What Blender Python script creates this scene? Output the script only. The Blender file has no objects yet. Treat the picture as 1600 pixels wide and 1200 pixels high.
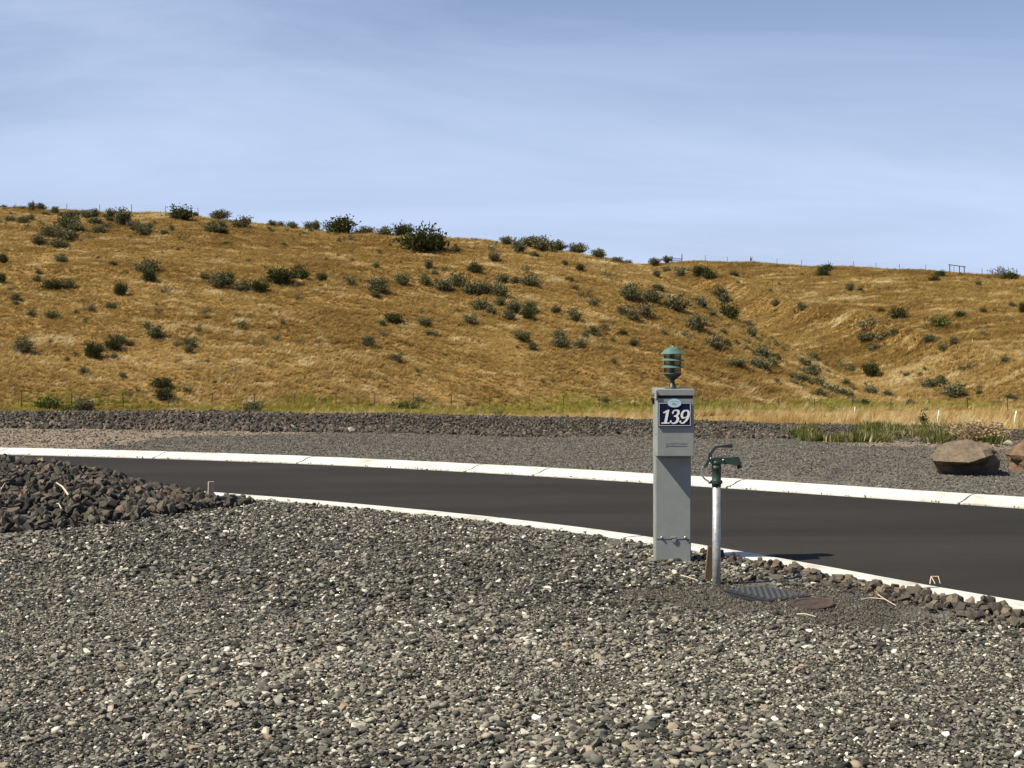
import bpy, bmesh, math, random
import numpy as np
from mathutils import Vector, Matrix, Euler

random.seed(7)
RNG = np.random.default_rng(11)
R = math.radians
sc = bpy.context.scene
col = sc.collection

# ------------------------------------------------------------------ camera, sky, sun, exposure
F, CX, HY, CH = 2310.0, 800.0, 545.0, 1.5        # focal length, centre and horizon of the 1600x1200 photo, eye height
cam_d = bpy.data.cameras.new('camera'); cam = bpy.data.objects.new('camera', cam_d); col.objects.link(cam)
cam.location = (0, 0, CH); cam.rotation_euler = (R(90), 0, 0)
cam_d.sensor_width = 36; cam_d.lens = 36 * F / 1600
cam_d.shift_y = -(600 - HY) / 1600
cam_d.clip_end = 6000; cam_d.clip_start = 0.05
sc.camera = cam

SUN_EL, SUN_AZ = 50.0, 68.0                       # elevation; degrees left of straight behind the camera
sd = Vector((-math.sin(R(SUN_AZ)) * math.cos(R(SUN_EL)), -math.cos(R(SUN_AZ)) * math.cos(R(SUN_EL)), math.sin(R(SUN_EL))))
world = bpy.data.worlds.new('World'); sc.world = world; world.use_nodes = True
wt = world.node_tree; wn = wt.nodes; wl = wt.links
for n in list(wn): wn.remove(n)
wout = wn.new('ShaderNodeOutputWorld'); bg = wn.new('ShaderNodeBackground'); wl.new(bg.outputs[0], wout.inputs[0])
sky = wn.new('ShaderNodeTexSky'); sky.sky_type = 'NISHITA'; sky.sun_disc = False
sky.sun_elevation = R(SUN_EL); sky.sun_rotation = R(180 + SUN_AZ)
sky.altitude = 300; sky.air_density = 1.0; sky.dust_density = 0.6; sky.ozone_density = 4.0
bg.inputs['Strength'].default_value = 0.05
# thin cirrus all over the sky
tc = wn.new('ShaderNodeTexCoord'); sep = wn.new('ShaderNodeSeparateXYZ'); wl.new(tc.outputs['Generated'], sep.inputs[0])
zc = wn.new('ShaderNodeMath'); zc.operation = 'MAXIMUM'; wl.new(sep.outputs['Z'], zc.inputs[0]); zc.inputs[1].default_value = 0.0
za = wn.new('ShaderNodeMath'); za.operation = 'ADD'; wl.new(zc.outputs[0], za.inputs[0]); za.inputs[1].default_value = 0.30
dv = wn.new('ShaderNodeVectorMath'); dv.operation = 'DIVIDE'; wl.new(tc.outputs['Generated'], dv.inputs[0])
cmb = wn.new('ShaderNodeCombineXYZ'); [wl.new(za.outputs[0], cmb.inputs[k]) for k in range(3)]; wl.new(cmb.outputs[0], dv.inputs[1])
mp = wn.new('ShaderNodeMapping'); mp.inputs['Rotation'].default_value = (0, 0, R(-26)); mp.inputs['Scale'].default_value = (0.7, 2.1, 0.0)
wl.new(dv.outputs[0], mp.inputs[0])
n1 = wn.new('ShaderNodeTexNoise'); n1.inputs['Scale'].default_value = 1.1; n1.inputs['Detail'].default_value = 7; n1.inputs['Roughness'].default_value = 0.56; n1.inputs['Distortion'].default_value = 0.7
wl.new(mp.outputs[0], n1.inputs['Vector'])
cr = wn.new('ShaderNodeValToRGB'); cr.color_ramp.elements[0].position = 0.38; cr.color_ramp.elements[1].position = 0.68
cr.color_ramp.elements[0].color = (0.0, 0.0, 0.0, 1); cr.color_ramp.elements[1].color = (0.42, 0.42, 0.42, 1); wl.new(n1.outputs[0], cr.inputs[0])
# the veil thickens towards the horizon, all the way round
vr = wn.new('ShaderNodeMapRange'); vr.inputs['From Min'].default_value = 0.06; vr.inputs['From Max'].default_value = 0.34; vr.inputs['To Min'].default_value = 0.78; vr.inputs['To Max'].default_value = 0.0
wl.new(sep.outputs['Z'], vr.inputs['Value'])
va = wn.new('ShaderNodeMath'); va.operation = 'ADD'; va.use_clamp = True; wl.new(vr.outputs[0], va.inputs[0]); wl.new(cr.outputs[0], va.inputs[1])
cm = wn.new('ShaderNodeMixRGB'); cm.inputs[2].default_value = (6.9, 8.5, 10.3, 1)
wl.new(va.outputs[0], cm.inputs[0]); wl.new(sky.outputs[0], cm.inputs[1])
tint = wn.new('ShaderNodeMixRGB'); tint.blend_type = 'MULTIPLY'; tint.inputs[0].default_value = 1.0; tint.inputs[2].default_value = (1.0, 0.985, 1.11, 1)
wl.new(cm.outputs[0], tint.inputs[1]); wl.new(tint.outputs[0], bg.inputs['Color'])

sun_d = bpy.data.lights.new('sun', 'SUN'); sun_d.energy = 5.0; sun_d.angle = R(0.53); sun_d.color = (1.0, 0.93, 0.77)
sun = bpy.data.objects.new('sun', sun_d); col.objects.link(sun); sun.location = (-30, -15, 40)
sun.rotation_euler = sd.to_track_quat('Z', 'Y').to_euler()
sc.view_settings.view_transform = 'Standard'; sc.view_settings.look = 'None'
sc.view_settings.exposure = 0.75; sc.view_settings.gamma = 1.0; sc.view_settings.use_curve_mapping = False
sc.cycles.max_bounces = 6; sc.cycles.transparent_max_bounces = 12

ALB = 0.80                                        # one factor from the colours written below to reflectance

# ------------------------------------------------------------------ helpers
def tag(o, label=None, cat=None, group=None, kind=None):
    if label: o['label'] = label
    if cat: o['category'] = cat
    if group: o['group'] = group
    if kind: o['kind'] = kind
    return o

def empty(name, loc=(0, 0, 0), rz=0.0):
    o = bpy.data.objects.new(name, None); col.objects.link(o)
    o.location = loc; o.rotation_euler = (0, 0, rz); o.empty_display_size = 0.1
    return o

def mobj(name, me, mat=None, parent=None, link=True):
    o = bpy.data.objects.new(name, me)
    if link: col.objects.link(o)
    if mat and not me.materials: me.materials.append(mat)
    if parent: o.parent = parent
    return o

def bobj(name, bm, mat, parent=None, smooth=False):
    bmesh.ops.recalc_face_normals(bm, faces=bm.faces[:])
    me = bpy.data.meshes.new(name); bm.to_mesh(me); bm.free()
    if smooth: me.shade_smooth()
    return mobj(name, me, mat, parent)

def grid_mesh(name, P, mat, attrs=None, smooth=True):
    """P: (n,m,3) array of points."""
    n, m = P.shape[:2]
    idx = np.arange(n * m).reshape(n, m)
    q = np.stack([idx[:-1, :-1], idx[:-1, 1:], idx[1:, 1:], idx[1:, :-1]], -1).reshape(-1, 4)
    me = bpy.data.meshes.new(name)
    me.from_pydata(P.reshape(-1, 3).tolist(), [], q.tolist())
    for k, a in (attrs or {}).items():
        me.attributes.new(k, 'FLOAT', 'POINT').data.foreach_set('value', np.asarray(a, np.float32).ravel())
    if smooth: me.shade_smooth()
    me.update()
    return mobj(name, me, mat)

def box(bm, c, s, rot=None, bevel=0.0):
    r = bmesh.ops.create_cube(bm, size=1.0); vs = r['verts']
    M = Matrix.Translation(c) @ (rot.to_matrix().to_4x4() if rot else Matrix.Identity(4)) @ Matrix.Diagonal((s[0], s[1], s[2], 1))
    bmesh.ops.transform(bm, matrix=M, verts=vs)
    if bevel:
        es = list({e for v in vs for e in v.link_edges})
        bmesh.ops.bevel(bm, geom=es, offset=bevel, segments=2, affect='EDGES', profile=0.6)

def lathe(bm, prof, seg=32, c=(0, 0, 0), cap=True):
    rings = []
    for r, z in prof:
        rings.append([bm.verts.new((c[0] + r * math.cos(2 * math.pi * k / seg), c[1] + r * math.sin(2 * math.pi * k / seg), c[2] + z)) for k in range(seg)])
    for a, b in zip(rings[:-1], rings[1:]):
        for k in range(seg):
            bm.faces.new((a[k], a[(k + 1) % seg], b[(k + 1) % seg], b[k]))
    if cap:
        bm.faces.new(rings[0][::-1]); bm.faces.new(rings[-1])

def tube(bm, pts, rad, seg=10, cap=True):
    pts = [Vector(p) for p in pts]; rings = []
    rads = rad if isinstance(rad, (list, tuple)) else [rad] * len(pts)
    up = Vector((0.013, 1, 0.021)).normalized()
    for i, p in enumerate(pts):
        d = (pts[min(i + 1, len(pts) - 1)] - pts[max(i - 1, 0)]).normalized()
        a = d.cross(up)
        if a.length < 0.05: a = d.cross(Vector((1, 0, 0)))
        a.normalize(); b = a.cross(d).normalized()
        rings.append([bm.verts.new(p + (a * math.cos(t) + b * math.sin(t)) * rads[i]) for t in [2 * math.pi * k / seg for k in range(seg)]])
    for x, y in zip(rings[:-1], rings[1:]):
        for k in range(seg): bm.faces.new((x[k], x[(k + 1) % seg], y[(k + 1) % seg], y[k]))
    if cap: bm.faces.new(rings[0][::-1]); bm.faces.new(rings[-1])

def prism_xz(bm, poly, y0, y1):
    """polygon in the x-z plane, extruded from y0 (front) to y1."""
    a = [bm.verts.new((x, y0, z)) for x, z in poly]; b = [bm.verts.new((x, y1, z)) for x, z in poly]
    bm.faces.new(a); bm.faces.new(b[::-1])
    n = len(poly)
    for k in range(n): bm.faces.new((a[k], b[k], b[(k + 1) % n], a[(k + 1) % n]))

def hash2(ix, iy, s):
    h = (ix * 374761393 + iy * 668265263 + s * 2147483647 + 12345).astype(np.int64) & 0xFFFFFFFF
    h = ((h ^ (h >> 13)) * 1274126177) & 0xFFFFFFFF
    return ((h ^ (h >> 16)) & 0xFFFF) / 65535.0

def vnoise(x, y, s=0):
    x = np.asarray(x, float); y = np.asarray(y, float)
    ix = np.floor(x).astype(np.int64); iy = np.floor(y).astype(np.int64)
    fx = x - ix; fy = y - iy; fx = fx * fx * (3 - 2 * fx); fy = fy * fy * (3 - 2 * fy)
    a = hash2(ix, iy, s); b = hash2(ix + 1, iy, s); c = hash2(ix, iy + 1, s); d = hash2(ix + 1, iy + 1, s)
    return (a * (1 - fx) + b * fx) * (1 - fy) + (c * (1 - fx) + d * fx) * fy - 0.5

def fbm(x, y, s=0, o=4):
    t = 0; a = 1.0
    for k in range(o):
        t = t + a * vnoise(np.asarray(x) * 2 ** k + 17.3 * k, np.asarray(y) * 2 ** k - 9.1 * k, s + k); a *= 0.5
    return t

def sstep(a, b, x):
    t = np.clip((np.asarray(x, float) - a) / (b - a), 0, 1); return t * t * (3 - 2 * t)

def ground_pt(px, py, z=0.0):
    d = F * (CH - z) / (py - HY)
    return ((px - CX) / F * d, d, z)

def to_px(X, Y, Z): return CX + F * X / Y, HY - F * (Z - CH) / Y

# ------------------------------------------------------------------ materials
def mat(name, base=(0.5, 0.5, 0.5), rough=0.7, metal=0.0):
    m = bpy.data.materials.new(name); m.use_nodes = True
    b = m.node_tree.nodes['Principled BSDF']
    b.inputs['Base Color'].default_value = (*base, 1); b.inputs['Roughness'].default_value = rough; b.inputs['Metallic'].default_value = metal
    return m, m.node_tree, b

def N(nt, t, **kw):
    n = nt.nodes.new(t)
    for k, v in kw.items():
        if k in n.inputs: n.inputs[k].default_value = v
        else: setattr(n, k, v)
    return n

def ramp(nt, src, stops, interp='LINEAR'):
    r = nt.nodes.new('ShaderNodeValToRGB'); cr = r.color_ramp; cr.interpolation = interp
    while len(cr.elements) < len(stops): cr.elements.new(0.5)
    for e, (p, c) in zip(cr.elements, stops): e.position = p; e.color = (*c, 1)
    nt.links.new(src, r.inputs[0]); return r.outputs[0]

def mixc(nt, fac, a, b, mode='MIX'):
    n = nt.nodes.new('ShaderNodeMixRGB'); n.blend_type = mode
    for i, v in ((0, fac), (1, a), (2, b)):
        if hasattr(v, 'links'): nt.links.new(v, n.inputs[i])
        else: n.inputs[i].default_value = v if i == 0 else (*v, 1)
    return n.outputs[0]

def noise(nt, scale, detail=4, rough=0.55, coord='Object', vscale=None, dist=0.0):
    t = nt.nodes.new('ShaderNodeTexCoord'); src = t.outputs[coord]
    if vscale:
        mpn = nt.nodes.new('ShaderNodeMapping'); mpn.inputs['Scale'].default_value = vscale
        nt.links.new(src, mpn.inputs[0]); src = mpn.outputs[0]
    n = nt.nodes.new('ShaderNodeTexNoise'); n.inputs['Scale'].default_value = scale; n.inputs['Detail'].default_value = detail
    n.inputs['Roughness'].default_value = rough; n.inputs['Distortion'].default_value = dist
    nt.links.new(src, n.inputs['Vector']); return n.outputs[0]

def bump(nt, b, h, strength=0.3, dist=0.01):
    n = nt.nodes.new('ShaderNodeBump'); n.inputs['Strength'].default_value = strength; n.inputs['Distance'].default_value = dist
    nt.links.new(h, n.inputs['Height']); nt.links.new(n.outputs[0], b.inputs['Normal'])

def attr(nt, name, kind='GEOMETRY'):
    n = nt.nodes.new('ShaderNodeAttribute'); n.attribute_name = name; n.attribute_type = kind; return n.outputs['Fac']

def stone_mat(name, stops, nscale=60, namt=0.35):
    m, nt, b = mat(name, rough=0.85)
    c = ramp(nt, attr(nt, 'tone', 'INSTANCER'), stops, 'LINEAR')
    nz = noise(nt, nscale, 3)
    c2 = mixc(nt, 1.0, c, ramp(nt, nz, [(0.3, (1 - namt,) * 3), (0.7, (1 + namt * .6,) * 3)]), 'MULTIPLY')
    nt.links.new(c2, b.inputs['Base Color']); bump(nt, b, nz, 0.35, 0.006)
    b.inputs['Specular IOR Level'].default_value = 0.25
    return m

M = {}
M['gravel'] = stone_mat('gravel', [(0, (0.026, 0.025, 0.021)), (0.2, (0.072, 0.068, 0.056)), (0.42, (0.152, 0.142, 0.115)), (0.60, (0.238, 0.222, 0.178)),
                                   (0.74, (0.335, 0.31, 0.25)), (0.80, (0.31, 0.235, 0.16)), (0.86, (0.52, 0.48, 0.38)), (1, (0.92, 0.86, 0.72))])
M['basalt'] = stone_mat('basalt', [(0, (0.030, 0.027, 0.023)), (0.35, (0.072, 0.062, 0.050)), (0.65, (0.125, 0.105, 0.082)), (0.85, (0.185, 0.135, 0.090)), (1, (0.30, 0.245, 0.18))], 24, 0.5)
M['chips'] = stone_mat('chips', [(0, (0.06, 0.055, 0.046)), (0.5, (0.135, 0.122, 0.100)), (0.85, (0.22, 0.195, 0.155)), (1, (0.38, 0.33, 0.26))], 40, 0.3)

m, nt, b = mat('gravel_bed', rough=0.95)
c = ramp(nt, noise(nt, 55, 4, 0.7), [(0.3, (0.05, 0.046, 0.038)), (0.5, (0.10, 0.091, 0.073)), (0.72, (0.20, 0.18, 0.14))])
c = mixc(nt, attr(nt, 'soil'), c, ramp(nt, noise(nt, 30, 6, 0.75), [(0.3, (0.07, 0.055, 0.038)), (0.55, (0.125, 0.10, 0.07)), (0.75, (0.21, 0.17, 0.12))]))
nt.links.new(c, b.inputs['Base Color']); bump(nt, b, noise(nt, 80, 4), 0.8, 0.02); M['gravel_bed'] = m

m, nt, b = mat('lot', rough=0.95)
g = ramp(nt, noise(nt, 26, 5, 0.75), [(0.28, (0.065, 0.058, 0.048)), (0.5, (0.125, 0.112, 0.090)), (0.75, (0.23, 0.205, 0.16))])
d = ramp(nt, noise(nt, 3.5, 7, 0.68), [(0.3, (0.14, 0.10, 0.065)), (0.55, (0.235, 0.175, 0.115)), (0.72, (0.36, 0.285, 0.20))])
c = mixc(nt, attr(nt, 'dirt'), g, d)
nt.links.new(c, b.inputs['Base Color']); bump(nt, b, noise(nt, 30, 5, 0.7), 0.7, 0.03); M['lot'] = m

m, nt, b = mat('asphalt', rough=0.9)
big = noise(nt, 0.45, 6, 0.62, vscale=(0.35, 1.6, 1), dist=0.4); fine = noise(nt, 140, 2, 0.6)
c = ramp(nt, big, [(0.36, (0.017, 0.0155, 0.013)), (0.5, (0.027, 0.0245, 0.021)), (0.64, (0.042, 0.038, 0.034))])
c = mixc(nt, 0.45, c, ramp(nt, fine, [(0.3, (0.016, 0.014, 0.013)), (0.55, (0.028, 0.025, 0.021)), (0.78, (0.085, 0.076, 0.064))]))
scr = ramp(nt, noise(nt, 2.2, 3, 0.5, vscale=(0.6, 9, 1)), [(0.64, (0, 0, 0)), (0.78, (0.022, 0.021, 0.020))])
c = mixc(nt, 1.0, c, scr, 'ADD')
nt.links.new(c, b.inputs['Base Color']); bump(nt, b, fine, 0.4, 0.004); b.inputs['Specular IOR Level'].default_value = 0.12; M['asphalt'] = m

m, nt, b = mat('concrete', rough=0.85)
c = ramp(nt, noise(nt, 7, 5, 0.65), [(0.28, (0.50, 0.48, 0.43)), (0.6, (0.72, 0.70, 0.64))])
st = ramp(nt, noise(nt, 1.6, 6, 0.7, vscale=(1, 1, 1)), [(0.52, (1, 1, 1)), (0.74, (0.60, 0.55, 0.47))])
c = mixc(nt, 1.0, c, st, 'MULTIPLY')
nt.links.new(c, b.inputs['Base Color']); bump(nt, b, noise(nt, 60, 3), 0.25, 0.004); M['concrete'] = m

m, nt, b = mat('hill_soil', rough=1.0)
c = ramp(nt, noise(nt, 0.12, 6, 0.62, vscale=(0.5, 1, 1), dist=0.6), [(0.28, (0.195, 0.112, 0.036)), (0.5, (0.285, 0.176, 0.060)), (0.72, (0.375, 0.25, 0.098))])
c = mixc(nt, 0.5, c, ramp(nt, noise(nt, 2.2, 5, 0.7), [(0.25, (0.12, 0.07, 0.022)), (0.55, (0.275, 0.172, 0.062)), (0.75, (0.42, 0.295, 0.13))]))
c = mixc(nt, attr(nt, 'green'), c, (0.17, 0.17, 0.035))
nt.links.new(c, b.inputs['Base Color']); bump(nt, b, noise(nt, 3.0, 5, 0.7, vscale=(0.6, 1, 1)), 0.6, 0.14); b.inputs['Specular IOR Level'].default_value = 0.0; M['hill_soil'] = m

def leafy(name, stops, trans=0.3, kind='INSTANCER'):
    m, nt, b = mat(name, rough=0.9)
    c = ramp(nt, attr(nt, 'tone', kind), stops)
    nt.links.new(c, b.inputs['Base Color']); b.inputs['Specular IOR Level'].default_value = 0.05
    tr = nt.nodes.new('ShaderNodeBsdfTranslucent'); nt.links.new(c, tr.inputs[0])
    mx = nt.nodes.new('ShaderNodeMixShader'); mx.inputs[0].default_value = trans
    nt.links.new(b.outputs[0], mx.inputs[1]); nt.links.new(tr.outputs[0], mx.inputs[2])
    nt.links.new(mx.outputs[0], nt.nodes['Material Output'].inputs[0]); return m

M['dry_grass'] = leafy('dry_grass', [(0, (0.195, 0.116, 0.034)), (0.3, (0.335, 0.216, 0.070)), (0.6, (0.45, 0.308, 0.110)), (0.8, (0.60, 0.445, 0.20)), (1, (0.74, 0.61, 0.36))])
M['green_grass'] = leafy('green_grass', [(0, (0.15, 0.155, 0.022)), (0.35, (0.26, 0.25, 0.036)), (0.7, (0.36, 0.32, 0.070)), (1, (0.50, 0.41, 0.16))])
M['weed'] = leafy('weed', [(0, (0.06, 0.085, 0.02)), (0.4, (0.12, 0.14, 0.032)), (0.65, (0.20, 0.20, 0.06)), (0.82, (0.36, 0.29, 0.13)), (1, (0.52, 0.42, 0.24))])
M['sage'] = leafy('sage', [(0, (0.075, 0.074, 0.034)), (0.5, (0.155, 0.148, 0.074)), (1, (0.29, 0.265, 0.145))], 0.2, 'GEOMETRY')
M['dark_leaf'] = leafy('dark_leaf', [(0, (0.028, 0.032, 0.012)), (0.5, (0.068, 0.074, 0.026)), (1, (0.14, 0.145, 0.055))], 0.2, 'GEOMETRY')
M['bright_leaf'] = leafy('bright_leaf', [(0, (0.06, 0.08, 0.02)), (0.5, (0.13, 0.15, 0.04)), (1, (0.25, 0.25, 0.09))], 0.25, 'GEOMETRY')
M['straw'] = leafy('straw', [(0, (0.26, 0.18, 0.10)), (1, (0.52, 0.40, 0.24))], 0.2, 'GEOMETRY')
M['twig'] = mat('twig', (0.10, 0.08, 0.06), 0.9)[0]
M['pale_twig'] = mat('pale_twig', (0.62, 0.52, 0.38), 0.9)[0]

# ------------------------------------------------------------------ prototype stones, tufts (kept in their own unlinked collections)
def stone_mesh(name, mt, seed, flat=0.6, facet=False, sub=1, jag=0.25, npt=15):
    rs = random.Random(seed); bm = bmesh.new()
    sx, sy = rs.uniform(0.95, 1.3), rs.uniform(0.65, 0.95)
    if facet:                                    # broken rock: hull of a few points
        for k in range(npt):
            v = Vector((rs.gauss(0, 1), rs.gauss(0, 1), rs.gauss(0, 1))).normalized() * rs.uniform(0.40, 0.56); bm.verts.new(v)
        r = bmesh.ops.convex_hull(bm, input=bm.verts[:])
        for v in [v for v in bm.verts if not v.link_faces]: bm.verts.remove(v)
        if sub > 1: bmesh.ops.bevel(bm, geom=bm.edges[:], offset=0.025, segments=1, affect='EDGES')
    else:
        bmesh.ops.create_icosphere(bm, subdivisions=sub, radius=0.5)
        for v in bm.verts: v.co *= 1 + rs.uniform(-jag, jag) * 0.5
    for v in bm.verts: v.co = Vector((v.co.x * sx, v.co.y * sy, v.co.z * flat))
    bmesh.ops.recalc_face_normals(bm, faces=bm.faces[:])
    me = bpy.data.meshes.new(name); bm.to_mesh(me); bm.free()
    if not facet: me.shade_smooth()
    me.materials.append(mt); return me

def coll(name, meshes):
    c = bpy.data.collections.new(name)
    for i, me in enumerate(meshes): c.objects.link(bpy.data.objects.new('%s_%02d' % (name, i), me))
    return c

def tuft_mesh(name, mt, seed, n=14, h=1.0, spread=0.45, lean=0.5, w=0.05, segs=3):
    rs = random.Random(seed); vs = []; fs = []
    for k in range(n):
        a = rs.uniform(0, 2 * math.pi); r = abs(rs.gauss(0, spread * 0.35)); x0, y0 = r * math.cos(a), r * math.sin(a)
        da = a + rs.uniform(-0.8, 0.8); out = rs.uniform(0.1, 0.5) * spread; hh = h * rs.uniform(0.55, 1.0)
        dx, dy = math.cos(da) * out + lean * rs.uniform(0.5, 1.2), math.sin(da) * out * 0.8
        pa = rs.uniform(0, math.pi); wx, wy = math.cos(pa) * w, math.sin(pa) * w
        base = len(vs)
        for s in range(segs + 1):
            t = s / segs; q = t * t
            x, y, z = x0 + dx * q, y0 + dy * q, hh * (t - 0.22 * q * (abs(dx) + abs(dy)))
            ww = (1 - t * 0.85)
            vs += [(x - wx * ww, y - wy * ww, z), (x + wx * ww, y + wy * ww, z)]
        for s in range(segs): fs.append((base + 2 * s, base + 2 * s + 1, base + 2 * s + 3, base + 2 * s + 2))
    me = bpy.data.meshes.new(name); me.from_pydata(vs, [], fs); me.materials.append(mt); me.shade_smooth(); return me

GRAVEL = [stone_mesh('pebble', M['gravel'], 100 + k, random.Random(k).uniform(0.35, 0.65), facet=(k % 4 != 0), sub=1, jag=0.3, npt=16) for k in range(12)]
ROCKS = [stone_mesh('broken_rock', M['basalt'], 200 + k, random.Random(k + 50).uniform(0.6, 0.9), facet=True, sub=1, npt=13) for k in range(9)]
CHIPS = [stone_mesh('chip', M['chips'], 300 + k, 0.55, facet=True, sub=1, jag=0.2) for k in range(6)]
C_GRAVEL = coll('gravel_kinds', GRAVEL); C_ROCKS = coll('rock_kinds', ROCKS); C_CHIPS = coll('chip_kinds', CHIPS)
C_DRY = coll('dry_tufts', [tuft_mesh('dry_tuft', M['dry_grass'], 400 + k, n=13, lean=0.45, w=0.035) for k in range(6)])
C_GREEN = coll('green_tufts', [tuft_mesh('green_tuft', M['green_grass'], 430 + k, n=14, lean=0.35, w=0.035) for k in range(5)])
C_WEED = coll('weed_tufts', [tuft_mesh('weed_tuft', M['weed'], 460 + k, n=20, lean=0.05, spread=0.9, w=0.05) for k in range(5)])
C_TALL = coll('tall_tufts', [tuft_mesh('tall_tuft', M['dry_grass'], 480 + k, n=16, lean=0.35, w=0.012, spread=0.35, segs=4) for k in range(5)])

def scatter(name, P, rot, scl, idx, tone, coll_, parent=None):
    """one object: instances of the kinds in coll_ on points with their own turn, size, kind and tone."""
    n = len(P)
    me = bpy.data.meshes.new(name); me.from_pydata(np.asarray(P).tolist(), [], [])
    def put(k, t, key, a): me.attributes.new(k, t, 'POINT').data.foreach_set(key, np.asarray(a).ravel())
    put('rot', 'FLOAT_VECTOR', 'vector', np.asarray(rot, np.float32)); put('scl', 'FLOAT_VECTOR', 'vector', np.asarray(scl, np.float32))
    put('kidx', 'INT', 'value', np.asarray(idx, np.int32)); put('tone', 'FLOAT', 'value', np.asarray(tone, np.float32))
    o = mobj(name, me, None, parent)
    ng = bpy.data.node_groups.new(name, 'GeometryNodeTree')
    ng.interface.new_socket('Geometry', in_out='INPUT', socket_type='NodeSocketGeometry'); ng.interface.new_socket('Geometry', in_out='OUTPUT', socket_type='NodeSocketGeometry')
    gi = ng.nodes.new('NodeGroupInput'); go = ng.nodes.new('NodeGroupOutput')
    ip = ng.nodes.new('GeometryNodeInstanceOnPoints'); ci = ng.nodes.new('GeometryNodeCollectionInfo')
    ci.inputs['Collection'].default_value = coll_; ci.inputs['Separate Children'].default_value = True; ci.inputs['Reset Children'].default_value = True
    def na(k, t): q = ng.nodes.new('GeometryNodeInputNamedAttribute'); q.data_type = t; q.inputs['Name'].default_value = k; return q.outputs['Attribute']
    L = ng.links.new
    L(gi.outputs[0], ip.inputs['Points']); L(ci.outputs[0], ip.inputs['Instance']); ip.inputs['Pick Instance'].default_value = True
    L(na('kidx', 'INT'), ip.inputs['Instance Index'])
    er = ng.nodes.new('FunctionNodeEulerToRotation'); L(na('rot', 'FLOAT_VECTOR'), er.inputs[0]); L(er.outputs[0], ip.inputs['Rotation'])
    L(na('scl', 'FLOAT_VECTOR'), ip.inputs['Scale']); L(ip.outputs[0], go.inputs[0])
    md = o.modifiers.new('scatter', 'NODES'); md.node_group = ng
    return o

# ------------------------------------------------------------------ layout curves, from the photograph onto the level ground
def curve_xy(pts, n=120):
    """smooth curve through ground points, sampled evenly by arc length."""
    P = np.array([ground_pt(*p)[:2] if len(p) == 2 else p[:2] for p in pts], float)
    d = np.r_[0, np.cumsum(np.hypot(*np.diff(P, axis=0).T))]
    t = np.linspace(0, d[-1], n)
    c = np.polyfit(d, P, 5)
    return np.stack([np.polyval(c[:, 0], t), np.polyval(c[:, 1], t)], 1), d[-1]

def extend(C, a, b, step=0.5):
    """continue a curve along its end tangents."""
    t0 = (C[0] - C[3]) / np.linalg.norm(C[0] - C[3]); t1 = (C[-1] - C[-4]) / np.linalg.norm(C[-1] - C[-4])
    A = [C[0] + t0 * s for s in np.arange(a, 0, -step)]; B = [C[-1] + t1 * s for s in np.arange(step, b, step)]
    return np.array(A + list(C) + B)

def resample(C, step):
    d = np.r_[0, np.cumsum(np.hypot(*np.diff(C, axis=0).T))]; t = np.arange(0, d[-1], step)
    return np.stack([np.interp(t, d, C[:, 0]), np.interp(t, d, C[:, 1])], 1)

def offset(C, s):
    T = np.gradient(C, axis=0); T /= np.linalg.norm(T, axis=1)[:, None]
    return C + s * np.stack([-T[:, 1], T[:, 0]], 1)        # +s: to the left of travel (away from the camera here)

far_c, _ = curve_xy([(0, 709), (180, 713.5), (350, 719), (500, 725), (650, 731.5), (800, 740), (950, 749.5), (1100, 759), (1250, 769), (1400, 779), (1600, 793)])
near_c, _ = curve_xy([(375, 773.5), (480, 781), (600, 792.5), (720, 804), (850, 818), (1000, 837.5), (1085, 851), (1200, 871), (1300, 888.5), (1400, 906), (1500, 924), (1600, 942)])
FAR = resample(extend(far_c, 9, 5), 0.1)
NEAR = resample(extend(near_c, 11, 3), 0.1)                # road-side edge of the near kerb
NEAR_BACK = offset(NEAR, -0.27)

def near_side(X, Y, C=None):
    """metres on the camera's side of a curve (positive = camera side)."""
    C = NEAR_BACK if C is None else C
    o = np.argsort(C[:, 0]); return np.interp(X, C[o, 0], C[o, 1]) - Y

# ------------------------------------------------------------------ ground, road, kerbs
def plane(name, x0, x1, y0, y1, z, m_):
    me = bpy.data.meshes.new(name); me.from_pydata([(x0, y0, z), (x1, y0, z), (x1, y1, z), (x0, y1, z)], [], [(0, 1, 2, 3)])
    return mobj(name, me, m_)
tag(plane('ground', -2500, 2500, -2500, 2500, -9.0, M['hill_soil']), kind='structure')

# asphalt strip between the kerbs
def strip(name, A, B, z, m_, n=200, k=6):
    ta = np.linspace(0, len(A) - 1, n); tb = np.linspace(0, len(B) - 1, n)
    a = np.stack([np.interp(ta, range(len(A)), A[:, j]) for j in (0, 1)], 1); b_ = np.stack([np.interp(tb, range(len(B)), B[:, j]) for j in (0, 1)], 1)
    P = np.array([[(*(a[i] * (1 - s) + b_[i] * s), z) for s in np.linspace(0, 1, k)] for i in range(n)])
    return grid_mesh(name, P, m_)
tag(strip('road', offset(NEAR, -0.05), offset(FAR, 0.05), -0.012, M['asphalt']), kind='structure')

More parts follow.
